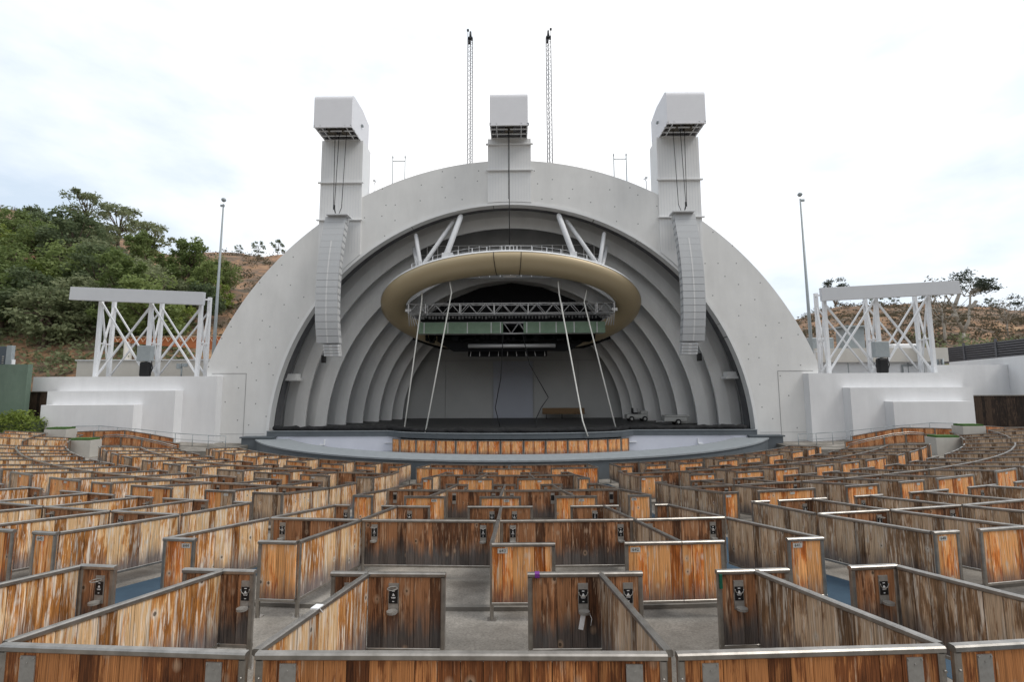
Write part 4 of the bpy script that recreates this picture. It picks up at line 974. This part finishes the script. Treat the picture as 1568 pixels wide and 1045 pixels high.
# enclosure boxes on the gantry legs
for sg in (-1, 1):
    t = empty('control_box', (sg * 25.6, 31.7, .75), 'grey electrical box on a black stand beside the middle gantry leg, %s side' % ('left' if sg < 0 else 'right'), 'electrical box', 'grey control boxes')
    mb = MB(); mb.bbox(-.55, .45, -.2, .15, 1.1, 2.2, .03); mb.build('cabinet', GREYBOX, t)
    mb = MB(); mb.bbox(-.35, .35, -.2, .2, 0, 1.05, .1); mb.tube([(.4, 0, 1.1), (.5, 0, .6), (.3, 0, 0)], .03, 6); mb.build('stand', BLACK, t)
mb = MB(); mb.tube([(0, 0, 0), (0, 0, .7)], .05, 6); mb.bbox(-.35, -.02, -.1, .1, .6, 1.0, .02); mb.bbox(.05, .38, -.1, .1, .75, 1.0, .02)
o = mb.build('floodlight', GREYBOX, None, (-24.0, 33.0, .75)); tag(o, 'small grey twin floodlight on a short post on the left roof', 'floodlight')
# flagpoles
for sg in (-1, 1):
    t = empty('flagpole', (sg * 20.95, 31.8, -4.0), 'tall bare tapering grey flagpole at the %s corner of the shell' % ('left' if sg < 0 else 'right'), 'flagpole', 'flagpoles')
    mb = MB(); mb.tube([(0, 0, 0), (-sg * .1, 0, 17.3)], .16, 12, r1=.05); mb.build('shaft', GREYBOX, t)
    mb = MB(); c = Vector((-sg * .1, 0, 17.62)); mb.tube([c + Vector((0, 0, -.16)), c + Vector((0, 0, -.1)), c, c + Vector((0, 0, .1)), c + Vector((0, 0, .15))], [.05, .13, .17, .12, .03], 10); mb.box(-.1, .18, -.05, .05, 17.1, 17.25); mb.build('finial', GREYBOX, t)

# ------------------------------------------------------------------ left background buildings
t = empty('low_building', (-30, 38, 0), 'low cream building behind the left gantry', 'building')
mb = MB(); mb.box(-34.7 + 30, -22 + 30, -2, 3, -4, 2.16); mb.build('wall', CREAM, t); mb = MB(); mb.box(-4.8, 8.1, -2.08, -1.98, 2.16, 2.24); mb.build('parapet_cap', WHITEP, t)
mb = MB(); mb.box(6.8, 7.2, -2.12, -2.0, 1.1, 1.35); mb.build('wall_lamp', BLACK, t)
t = empty('truss_canopy', (-34, 46, 0), 'rust coloured sloping roof edged with a white lattice girder behind the left gantry', 'roof canopy')
mb = MB(); rows = []
for k in range(13):
    x = -41 + k * 1.25; zt_ = 5.05 + .01 * k; zb_ = 4.7 - .105 * k * (1 if k < 13 else 1); rows.append([(x + 34, 0, zt_), (x + 34, 0, zb_), (x + 34, .3, zb_), (x + 34, .3, zt_)])
mb.sweep(rows); mb.build('roof', RUST, t)
mb = MB()
for k in range(24): x = -7 + k * .65; mb.bar((x, -.1, 4.65), (x + .33, -.1, 5.15), .05, .05); mb.bar((x + .33, -.1, 5.15), (x + .65, -.1, 4.65), .05, .05)
mb.bar((-7, -.1, 5.2), (8.6, -.1, 5.2), .06, .06); mb.build('lattice_girder', mat('peach_steel', (.62, .42, .28), .6), t)
mb = MB(); mb.tube([(-5.5, .2, -3), (-5.5, .2, 4.7)], .35, 12); mb.build('column', CREAM, t)
mb = MB(); mb.box(5.4, 8.6, .5, 2, -3, 3.7); mb.build('block_wall', STONE, t)
# green wall, gate, sign
t = MB(); t.box(-40, -31.35, 29.3, 29.6, -4.2, 1.55); tag(t.build('green_wall', GREENW), 'plain dark green rendered wall at the far left edge', 'wall')
def plank_gate(x0, x1, y, z0, z1, name, label):
    g = empty(name, ((x0 + x1) / 2, y, z0), label, 'gate'); bs_ = tuple(g.location)
    bd = boards((x0, y, z1 + .045), (x1, y, z1 + .045), 0, 0, z1 - z0, W_GATE, g, 'boards', base=bs_, pw=.2)
    mb = MB(); mb.bar((x0, y - .03, z1 + .03), (x1, y - .03, z1 + .03), .06, .05); rel(mb, bs_).build('top_rail', METAL, g); return g
plank_gate(-32.3, -30.3, 30.2, -4, -.27, 'wooden_gate', 'dark stained wooden gate between the green wall and the white slabs')
plank_gate(29.9, 34.3, 30.3, -4, -.78, 'wooden_gate', 'wide dark stained wooden gate at the right edge beside the white slabs')
t = empty('sign_pylon', (-33.9, 30.6, 1.5), 'dark slate sign pylon with a column of pale marks above the green wall', 'sign')
mb = MB(); mb.bbox(-1.2, -.35, -.1, .1, 0, 1.35, .01); mb.build('board', mat('slate_sign', (.07, .085, .10), .5), t); mb = MB(); mb.bbox(-.34, .02, -.12, .12, 0, 1.4, .01); mb.build('edge_post', GREYBOX, t)
for k in range(5): mb = MB(); mb.prism([(-.60 + .01 * k, .60 - k * .15), (-.44, .60 - k * .15 + .01 * k), (-.45, .69 - k * .15), (-.57, .70 - k * .15)], -.125, -.112); mb.build('pale_mark', PLATE, t)
mb = MB(); mb.box(-1.3, -.75, -.2, -.11, 0, .42); mb.box(.05, .12, -.1, .1, 0, .45); mb.build('white_post', WHITEP, t)

# ------------------------------------------------------------------ right background buildings
t = empty('service_building', (28, 38, 0), 'white flat roofed service building behind the right gantry', 'building')
mb = MB(); mb.box(-3.8, 6.2, -1.5, 4, -4, 1.75); mb.build('wall', WALLW, t)
mb = MB(); mb.box(-4.0, 6.3, -1.9, 4.1, 1.75, 2.85); mb.build('parapet', CREAM, t)
mb = MB()
for x in (-2.9, -1.3, 1.2, 3.4): mb.box(x, x + .04, -1.53, -1.5, .5, 1.7)
mb.tube([(3.9, -2.2, .7), (3.9, -2.2, 2.6), (3.4, -2.2, 2.9)], .14, 8); mb.tube([(2.9, -1.6, .7), (2.9, -1.6, 1.5), (3.7, -1.6, 1.5)], .06, 6); mb.tube([(5.2, -2.1, .6), (5.2, -2.1, 1.9), (5.6, -2.1, 1.95), (5.6, -2.1, .6)], .1, 8)
mb.build('pipework', GREYBOX, t)
mb = MB(); mb.bbox(-3.2, -1.2, 0, 1.5, 2.85, 3.9, .05); mb.build('roof_unit', GREYBOX, t)
mb = MB(); mb.bbox(1.4, 2.9, 2, 3.5, 2.85, 5.0, .05); mb.box(1.0, 3.4, 1.6, 3.8, 5.0, 5.12); mb.build('roof_hut', GREYBOX, t)
mb = MB(); mb.bbox(3.6, 5.7, 0, 1.2, 2.85, 3.35, .1); mb.build('duct', WHITEP, t)
t = empty('balcony_rail', (23.1, 36, 1.3), 'small white balcony railing squeezed between the shell and the right gantry', 'railing')
mb = MB()
for k in range(8): mb.bar((-1 + k * .25, 0, 0), (-1 + k * .25, 0, 1.3), .05, .05)
mb.bar((-1.1, 0, 1.3), (.95, 0, 1.3), .07, .07); mb.box(-1.2, 1.2, -.2, .5, -.35, -.02); mb.build('bars', WHITEP, t)
t = empty('boundary_wall', (36, 34, 0), 'long plain white boundary wall with grey louvres on top, right edge', 'wall')
def wl(mb, a, b, z0, z1, th): mb.bar((a[0] - 36, a[1] - 34, (z0 + z1) / 2), (b[0] - 36, b[1] - 34, (z0 + z1) / 2), th, z1 - z0)
mb = MB(); wl(mb, (38.2, 40), (34.6, 30.6), -4.2, 1.9, .4); mb.box(29.8 - 36, 38 - 36, -1.3, -1.0, -4.2, 1.35); mb.build('wall_body', WALLW, t)
mb = MB(); A_, B_ = Vector((40.0, 44)), Vector((36.6, 31.0))
for k in range(8): z = 1.92 + k * .185; mb.bar((A_.x - 36, A_.y - 34, z), (B_.x - 36, B_.y - 34, z), .12, .10)
mb.build('louvre', LOUV, t)
mb = MB(); mb.bar((A_.x - 36 + .25, A_.y - 34 + .05, 2.55), (B_.x - 36 + .25, B_.y - 34 + .05, 2.55), .03, 1.35); mb.build('louvre_backing', mat('louvre_back', (.05, .05, .055), .7), t)
mb = MB()
for f_ in (.05, .35, .62, .86): p = A_ + (B_ - A_) * f_; mb.bar((p.x - 36 - .1, p.y - 34 - .1, 1.9), (p.x - 36 - .1, p.y - 34 - .1, 3.5), .12, .12)
mb.build('louvre_post', LOUV, t)

# ------------------------------------------------------------------ ramps: plank fences, planters, railings
def fence(P, hgt, name, label, m=W_FENCE, posts=True):
    g = empty(name, P[0], label, 'fence', 'low plank fences beside the ramps'); b0 = tuple(P[0])
    for a, b in zip(P, P[1:]):
        a, b = Vector(a), Vector(b)
        bd = boards(a, b, 0, 0, hgt, m, g, 'panel', base=b0)
        frame(a, b, bd, b0, hb=hgt, near=False, drop0=hgt + .12, drop1=hgt + .12)
    return g
for sg in (-1, 1):
    s = 'left' if sg < 0 else 'right'
    f = lambda L: [(sg * x, y, z) for x, y, z in L]
    fence(f([(24.9, 27.4, -2.90), (23.2, 27.4, -2.90), (21.9, 27.35, -2.99), (19.5, 27.2, -3.30)]), .5, 'plank_fence', f'low orange plank fence sloping down the ramp in front of the {s} white wall')
    fence(f([(27.7, 28.5, -2.72), (25.9, 28.5, -2.66), (23.95, 28.5, -2.62), (22.3, 28.45, -2.86), (20.8, 28.4, -3.12)]), .55, 'plank_fence', f'rear plank fence at the foot of the {s} white slabs')
    fence(f([(35.5, 29.2, -2.9), (31.9, 29.0, -2.93), (27.8, 28.0, -3.02)]), .55, 'plank_fence', f'long low plank fence at the far {s} edge behind the boxes')
    fence(f([(34.8, 30.0, -2.75), (31.6, 29.9, -2.75), (29.2, 28.8, -2.55)]), .5, 'plank_fence', f'short raised plank fence behind the outer fence, far {s}')
    g = empty('planter', (sg * 26.7, 27.2, -3.4), f'pale stone planter with clipped grass beside the {s} ramp, rear one', 'planter', 'stone planters')
    mb = MB(); mb.box(-.65, .65, -.35, .35, -.4, .98); mb.build('box', STONE, g); mb = MB(); mb.box(-.58, .58, -.3, .3, .98, 1.08); mb.build('grass', GRASSM, g)
    g = empty('planter', (sg * 23.45, 25.3, -3.85), f'pale stone planter with clipped grass at the {s} steps, front one', 'planter', 'stone planters')
    mb = MB(); mb.box(-.68, .68, -.35, .35, -.4, 1.0); mb.build('box', STONE, g); mb = MB(); mb.box(-.6, .6, -.3, .3, 1.0, 1.1); mb.build('grass', GRASSM, g)
    g = empty('handrail', (sg * 23, 28.8, -3.4), f'thin grey steel handrail running down in front of the {s} white wall', 'handrail', 'steel handrails'); mb = MB()
    P = [(27.6, -2.42), (25.9, -2.38), (23.6, -2.58), (21.0, -2.86), (18.9, -3.0), (17.8, -3.05)]
    for (x0, z0), (x1, z1) in zip(P, P[1:]):
        mb.tube([(sg * (x0 - 23), 0, z0 + 3.4), (sg * (x1 - 23), 0, z1 + 3.4)], .022, 6); mb.tube([(sg * (x0 - 23), 0, z0 + 3.4 - .35), (sg * (x1 - 23), 0, z1 + 3.4 - .35)], .014, 5)
    for (x0, z0) in P + [(24.7, -2.48), (22.3, -2.72), (19.9, -2.93)]: mb.tube([(sg * (x0 - 23), 0, z0 + 3.4), (sg * (x0 - 23), 0, z0 + 3.4 - .85)], .02, 6)
    mb.build('rail', GREYBOX, g)
    g = empty('handrail', (sg * 22.5, 27.1, -3.4), f'bent steel handrail above the {s} ramp fence', 'handrail', 'steel handrails'); mb = MB()
    P = [(24.1, -3.0), (24.0, -2.82), (23.2, -2.76), (22.2, -2.86), (20.6, -3.2), (19.6, -3.45)]
    mb.tube([(sg * (x - 22.5), 0, z + 3.4) for x, z in P], .028, 6); mb.tube([(sg * (x - 22.5), 0, z + 3.4 - .1) for x, z in P], .02, 6); mb.build('rail', METAL, g)

# ------------------------------------------------------------------ hills
def HR(ax):
    T = [(-2.5, .48), (-1.35, .44), (-1.18, .415), (-1.1, .39), (-1.0, .385), (-.88, .335), (-.8, .306), (-.68, .303), (-.52, .298), (-.3, .24), (0, .16), (.3, .12), (.5, .11), (.612, .14), (.68, .158), (.735, .172), (.9, .178), (1.02, .168), (1.11, .158), (1.4, .15), (2.5, .14)]
    for (a, x), (b, y) in zip(T, T[1:]):
        if ax <= b: u = (ax - a) / (b - a); u = u * u * (3 - 2 * u); return x + (y - x) * u
    return T[-1][1]
from mathutils import noise as mnoise
YR = 125.0
def hillz(x, y):
    ax = (x - CX) / max(y, 1); H = HR(ax) * YR
    t_ = (y - 46) / (YR - 46); b = 1.0
    if t_ < 0: return -1.5 + 2.5 * max(0, (y - 40) / 6)
    z = 1.0 + (H - 1.0) * (min(t_, 1) ** .85) if t_ <= 1 else H * (1 - .25 * (t_ - 1))
    return z + mnoise.noise(Vector((x * .07, y * .07, 1))) * 1.8 * min(1, t_ * 3) + mnoise.noise(Vector((x * .3, y * .3, 4))) * .45 * min(1, t_ * 3)
mb = MB(); rows = []
for j in range(70):
    y = 44.5 + (j / 69) ** 1.3 * 160
    rows.append([(CX + ax * y, y, hillz(CX + ax * y, y) if j else -5) for ax in [-2.2 + 4.4 * i / 170 for i in range(171)]])
mb.sweep(rows, closed_prof=False, smooth=True)
HM = bpy.data.materials.new('chaparral_soil'); HM.use_nodes = True; t_ = HM.node_tree; b_ = t_.nodes['Principled BSDF']; L = t_.links.new
tcn = N(t_, 'ShaderNodeTexCoord'); na = N(t_, 'ShaderNodeTexNoise'); na.inputs['Scale'].default_value = .16; na.inputs['Detail'].default_value = 9; na.inputs['Roughness'].default_value = .7; L(tcn.outputs['Object'], na.inputs['Vector'])
nb_ = N(t_, 'ShaderNodeTexNoise'); nb_.inputs['Scale'].default_value = 1.1; nb_.inputs['Detail'].default_value = 6; L(tcn.outputs['Object'], nb_.inputs['Vector'])
mm_ = N(t_, 'ShaderNodeMath', operation='MULTIPLY_ADD'); L(nb_.outputs['Fac'], mm_.inputs[0]); mm_.inputs[1].default_value = .5; L(na.outputs['Fac'], mm_.inputs[2])
cr_ = N(t_, 'ShaderNodeValToRGB'); L(mm_.outputs[0], cr_.inputs[0]); ee = cr_.color_ramp.elements
ee[0].position = .60; ee[0].color = (.07, .06, .038, 1); ee[1].position = .95; ee[1].color = (.38, .25, .14, 1); ee.new(.71).color = (.15, .10, .065, 1); ee.new(.82).color = (.27, .15, .08, 1)
L(cr_.outputs[0], b_.inputs['Base Color']); b_.inputs['Roughness'].default_value = .95
tag(mb.build('hills', HM), kind='structure')

# ------------------------------------------------------------------ vegetation
def leafmat(name, c1, c2):
    m = bpy.data.materials.new(name); m.use_nodes = True; t = m.node_tree; b = t.nodes['Principled BSDF']; L = t.links.new
    g = N(t, 'ShaderNodeNewGeometry'); oi = N(t, 'ShaderNodeObjectInfo'); r = N(t, 'ShaderNodeValToRGB')
    ad = N(t, 'ShaderNodeMath', operation='MULTIPLY_ADD'); L(oi.outputs['Random'], ad.inputs[0]); ad.inputs[1].default_value = .45; 
    mu = N(t, 'ShaderNodeMath', operation='MULTIPLY'); L(g.outputs['Random Per Island'], mu.inputs[0]); mu.inputs[1].default_value = .55; L(mu.outputs[0], ad.inputs[2])
    L(ad.outputs[0], r.inputs[0]); r.color_ramp.elements[0].color = (*c1, 1); r.color_ramp.elements[1].color = (*c2, 1); L(r.outputs[0], b.inputs['Base Color'])
    b.inputs['Roughness'].default_value = .6; b.inputs['Specular IOR Level'].default_value = .25
    tr = N(t, 'ShaderNodeBsdfTranslucent'); L(r.outputs[0], tr.inputs['Color']); mxs = N(t, 'ShaderNodeMixShader'); mxs.inputs[0].default_value = .4
    L(b.outputs[0], mxs.inputs[1]); L(tr.outputs[0], mxs.inputs[2]); L(mxs.outputs[0], t.nodes['Material Output'].inputs[0])
    return m
LF_G = leafmat('leaf_green', (.11, .155, .05), (.28, .34, .12)); LF_O = leafmat('leaf_olive', (.13, .16, .08), (.32, .345, .19)); LF_D = leafmat('leaf_dark', (.07, .10, .05), (.18, .22, .11)); LF_Y = leafmat('leaf_yellow_green', (.15, .21, .04), (.34, .39, .10))
LF_E = leafmat('leaf_eucalyptus', (.04, .052, .04), (.09, .11, .08)); LF_S = leafmat('scrub_leaf', (.07, .06, .038), (.16, .135, .085))
BARK = mat('grey_brown_bark', (.16, .12, .09), .9, noise=(.09, .065, .05), nscale=6); BARKW = mat('pale_bark', (.50, .46, .40), .8, noise=(.34, .30, .25), nscale=5)
def leaf(mb, c, sz, r):
    u = Vector((r.gauss(0, 1), r.gauss(0, 1), r.gauss(0, .6))); u.normalize(); v = u.orthogonal().normalized(); a = r.random() * PI; v = (v * math.cos(a) + u.cross(v) * math.sin(a))
    u *= sz; v *= sz * .55; mb.quad(c - u, c - v * .9, c + u, c + v)
def tree_meshes(seed, H, Rc, trunk_r, nclump, nleaf, leafsz, lm, bark, flat=1.0, lean=0, base_frac=.3, open_=False, fork=None):
    r = random.Random(seed); tm = MB(); lmb = MB(); cl = []
    top = Vector((lean, 0, H * .62)); stem = [Vector((0, 0, -1)), Vector((lean * .25 + r.uniform(-.2, .2), r.uniform(-.2, .2), H * .25)), Vector((lean * .6, 0, H * .45)), top]
    if fork: stem = stem[:2]
    tm.tube(stem, [trunk_r * 1.1, trunk_r * .85, trunk_r * .65, trunk_r * .35][:len(stem)], 8)
    for k in range(nclump):
        a = 2 * PI * (k * .618 + r.random() * .3); q = r.random() ** .5
        zz = H * (base_frac + (1 - base_frac) * r.random())
        prof = math.sqrt(max(.05, 1 - ((zz / H - (base_frac + .35 * (1 - base_frac))) / (.72 * (1 - base_frac))) ** 2))
        c = Vector((lean * zz / H + math.cos(a) * Rc * q * prof, math.sin(a) * Rc * q * prof, zz)); cl.append(c)
        if k % (1 if open_ else 2) == 0:
            s0 = stem[-1] if fork else stem[1] + (stem[-1] - stem[1]) * r.uniform(.2, 1)
            mid = s0 + (c - s0) * .5 + Vector((r.uniform(-.3, .3), r.uniform(-.3, .3), r.uniform(-.1, .5)))
            tm.tube([s0, mid, c], [trunk_r * .4, trunk_r * .24, trunk_r * .08], 5)
    for c in cl:
        rc = Rc * r.uniform(.20, .36) * (.8 if open_ else 1)
        for j in range(nleaf):
            d = Vector((r.gauss(0, 1), r.gauss(0, 1), r.gauss(0, .75) * flat)); d *= (r.random() ** .45) * rc / max(d.length, .01)
            leaf(lmb, c + d, leafsz * r.uniform(.6, 1.3), r)
    return tm, lmb
protos = {}
def proto(key, *a, **k):
    tm, lm_ = tree_meshes(*a, **k); t_o = tm.build('trunk', a[8] if len(a) > 8 else k['bark']); l_o = lm_.build('crown', a[7])
    t_me, l_me = t_o.data, l_o.data; bpy.data.objects.remove(t_o); bpy.data.objects.remove(l_o); protos[key] = (t_me, l_me)
proto('oakA', 1, 9, 4.3, .32, 46, 95, .26, LF_G, BARK); proto('oakB', 2, 8, 4.0, .3, 44, 95, .25, LF_O, BARK, flat=.8); proto('oakC', 3, 10, 3.9, .32, 46, 95, .26, LF_D, BARK)
proto('yel', 4, 7, 3.0, .2, 36, 80, .24, LF_Y, BARK); proto('pine', 5, 12, 3.4, .3, 50, 90, .26, LF_G, BARK, base_frac=.15); proto('airy', 6, 9, 4.2, .28, 22, 90, .24, LF_O, BARK, open_=True, base_frac=.5, flat=.7)
proto('euc', 7, 11, 4.2, .26, 17, 75, .24, LF_E, BARKW, open_=True, base_frac=.62, flat=.6, fork=True); proto('shrub', 8, 2.4, 1.5, .06, 22, 50, .16, LF_D, BARK, base_frac=.1); proto('dry', 9, 7, 2.6, .12, 22, 14, .16, LF_S, BARKW, open_=True, base_frac=.35)
proto('ssky', 10, 6, 2.6, .13, 15, 60, .2, LF_D, BARK, open_=True, base_frac=.45, flat=.7)
def tree(key, x, y, z, s, label, group, rz=0, name='tree', sz=None, cat='tree'):
    o = bpy.data.objects.new(name, None); C.objects.link(o); o.location = (x, y, z); o.scale = (s, s, s * (sz or 1)); o.rotation_euler = (0, 0, rz); tag(o, label, cat, group)
    for n_, me in zip(('trunk', 'crown'), protos[key]): c = bpy.data.objects.new(n_, me); C.objects.link(c); c.parent = o
    return o
r5 = random.Random(23)
# left hillside: rows of trees climbing the slope; (direction, distance)
kinds = ['oakA', 'oakB', 'oakC', 'yel', 'pine', 'oakB', 'oakA']
desc = {'oakA': 'mid green bushy tree', 'oakB': 'olive green broad tree', 'oakC': 'dark green dense tree', 'yel': 'yellow-green young tree', 'pine': 'tall bright green tree', 'airy': 'airy olive tree with gaps against the sky'}
tier = [(52, -1.22, -.78, 8, 'lowest tier of the left hillside', .85), (60, -1.24, -.70, 8, 'second tier of the left hillside', .95), (70, -1.25, -.72, 8, 'third tier of the left hillside', .92), (80, -1.24, -.80, 7, 'fourth tier of the left hillside', .8), (93, -1.10, -.84, 4, 'top tier of the left hillside', .72)]
for (Y, a0, a1, n_, tn, ss) in tier:
    for k in range(n_):
        ax = a0 + (a1 - a0) * k / (n_ - 1) + r5.uniform(-.02, .02); y = Y + r5.uniform(-3, 3); x = CX + ax * y
        if Y == 52 and k in (1,): key = 'oakB'
        key = kinds[(k * 3 + int(Y)) % 7]
        s_edge = .62 if ax > -.80 and Y > 55 else (.8 if ax > -.86 and Y > 65 else 1.0)
        tree(key, x, y, hillz(x, y) - .6, ss * s_edge * r5.uniform(.85, 1.12), f'{desc[key]}, {ORD[k]} from the left in the {tn}', 'trees on the left hillside', r5.random() * 6)
for i, (ax, Y, s) in enumerate([(-.985, 100, 1.1), (-.905, 98, 1.15), (-.835, 92, 1.0)]):
    x = CX + ax * Y; tree('airy', x, Y, hillz(x, Y) - .5, s * 1.05, ['leftmost', 'middle', 'rightmost'][i] + ' airy olive tree standing against the sky on the left ridge', 'ridge trees', r5.random() * 6)
for i, (ax, Y, s, key) in enumerate([(-.67, 62, .62, 'yel'), (-.74, 66, .8, 'pine'), (-.70, 57, .55, 'oakC'), (-.66, 70, .6, 'oakA')]):
    x = CX + ax * Y; tree(key, x, Y, hillz(x, Y) - .4, s, f'{desc[key]}, ' + ['just left of the shell edge', 'behind the left flagpole', 'low beside the left flagpole', 'highest beside the left flagpole'][i], 'trees by the left flagpole', r5.random() * 6)
for i, (ax, s) in enumerate([(-.585, .8), (-.63, .5), (-.735, .55), (-.54, .8)]):
    y = 122; x = CX + ax * y; tree('ssky', x, y, hillz(x, y) - .3, s, ['thin dark tree on the ridge left of the shell', 'small shrub-like tree on the ridge near the flagpole', 'small dark tree on the ridge right of the tall trees', 'dark tree on the ridge touching the shell edge'][i], 'ridge bushes', r5.random() * 6)
# right hillside
def forked(x, y, z):
    g = empty('tree', (x, y, z), 'pale forked eucalyptus with two white limbs above the grey louvres, far right', 'tree', 'eucalyptus trees on the right'); r = random.Random(4); tm = MB(); lm = MB()
    A = Vector((0, 0, -.5)); B0 = Vector((.1, 0, 1.0)); tm.tube([A, B0], [.26, .2], 8)
    for P in ([B0, (-.5, 0, 3.0), (-.7, .1, 4.3), (-1.5, .2, 6.0)], [B0, (.9, 0, 2.4), (1.3, 0, 4.4), (1.6, 0, 6.6)], [(-.5, 0, 3.0), (-1.1, 0, 3.4)], [(1.25, 0, 4.0), (2.3, .1, 5.2)], [(-.7, .1, 4.3), (.2, 0, 6.4)], [(1.6, 0, 6.2), (3.2, 0, 7.2)]):
        P = [Vector(p) for p in P]; tm.tube(P, [.24 - .05 * k for k in range(len(P))], 6)
    for k in range(30):
        c = Vector((r.uniform(-2.3, 4.6), r.uniform(-1, 1), 0)); c.z = 7.4 + 1.3 * math.cos((c.x - .9) * .45) * r.uniform(-.5, 1.1) - .25 * max(0, c.x - 2)
        rc = r.uniform(.35, .75)
        for j in range(70): d = Vector((r.gauss(0, .6), r.gauss(0, .6), r.gauss(0, .42))) * rc; leaf(lm, c + d, .15 * r.uniform(.6, 1.3), r)
        if k % 3 == 0: tm.tube([Vector((1.0 + r.uniform(-1, 1), 0, 5.8)), c], [.05, .02], 4)
    tm.build('trunk', BARKW, g); lm.build('crown', LF_E, g)
def at(ax, Y): x = CX + ax * Y; return x, Y, hillz(x, Y)
forked(*at(.972, 60))
for i, (ax, Y, s, rz) in enumerate([(1.135, 88, .85, 3.3), (.70, 112, .85, 1.2), (.905, 112, .6, 2.0)]):
    x, Y, zb = at(ax, Y)
    tree('euc', x, Y, zb - 2.2, s, ['grey-leaved eucalyptus cut by the right edge of the view', 'dark eucalyptus rising behind the right gantry', 'small eucalyptus at the outer end of the right gantry beam'][i], 'eucalyptus trees on the right', rz)
for i, (ax, s) in enumerate([(.79, .7), (.83, .6), (1.04, .6)]):
    x, y, zb = at(ax, 121); tree('ssky', x, y, zb - .8, s, ['dark little tree on the right ridge under the gantry beam, left one', 'dark little tree on the right ridge under the gantry beam, right one', 'small dark tree on the right ridge above the louvres'][i], 'small trees on the right ridge', r5.random() * 6)
x, y, zb = at(.932, 56); tree('dry', x, y, zb - .3, 1.25, 'bare thin dark tree rising above the end of the right beam', None, .7)
x, y, zb = at(1.07, 66); tree('dry', x, y, zb - .3, .85, 'leaning pale bare tree on the right hillside', None, 2.9)
# scrub on both hills
scm = protos['shrub'][1]
import array as _arr
def scrub(name, region, n_, seed, smin, smax, lm_):
    r = random.Random(seed); mb = MB()
    for k in range(n_):
        ax = r.uniform(region[0], region[1]); y = r.uniform(region[2], region[3]); x = CX + ax * y; z = hillz(x, y); s = r.uniform(smin, smax)
        for j in range(26):
            d = Vector((r.gauss(0, .55), r.gauss(0, .55), abs(r.gauss(0, .38)))) * s; leaf(mb, Vector((x, y, z)) + d, .2 * r.uniform(.7, 1.4) * (.6 + s * .4), r)
    o = mb.build(name, lm_); tag(o, 'low dry brown and olive scrub scattered over the %s hillside' % ('left' if region[0] < 0 else 'right'), 'scrub', kind='stuff')
scrub('scrub', (-1.3, -.5, 50, 124), 500, 3, .7, 1.7, LF_S); scrub('scrub', (.58, 1.3, 48, 124), 850, 4, .5, 1.3, LF_S)
scrub('green_scrub', (.86, 1.25, 46, 60), 90, 5, .8, 1.5, LF_O); scrub('green_scrub', (-1.3, -.72, 46, 60), 420, 6, .8, 1.5, LF_O)
# hedge in front of the green wall
mb = MB(); r6 = random.Random(9)
for k in range(5200):
    x = r6.uniform(-33.5, -29.4); y = r6.uniform(27.9, 29.1); z = r6.uniform(-3.6, -1.55 - .25 * math.sin(x * 2.3) - .3 * r6.random() * (1 if x > -30.4 else .4)); leaf(mb, Vector((x, y, z)), .10 * r6.uniform(.7, 1.3), r6)
hg = empty('hedge', (-31.4, 28.5, -3.6), 'clipped bright green leafy hedge in front of the green wall', 'hedge')
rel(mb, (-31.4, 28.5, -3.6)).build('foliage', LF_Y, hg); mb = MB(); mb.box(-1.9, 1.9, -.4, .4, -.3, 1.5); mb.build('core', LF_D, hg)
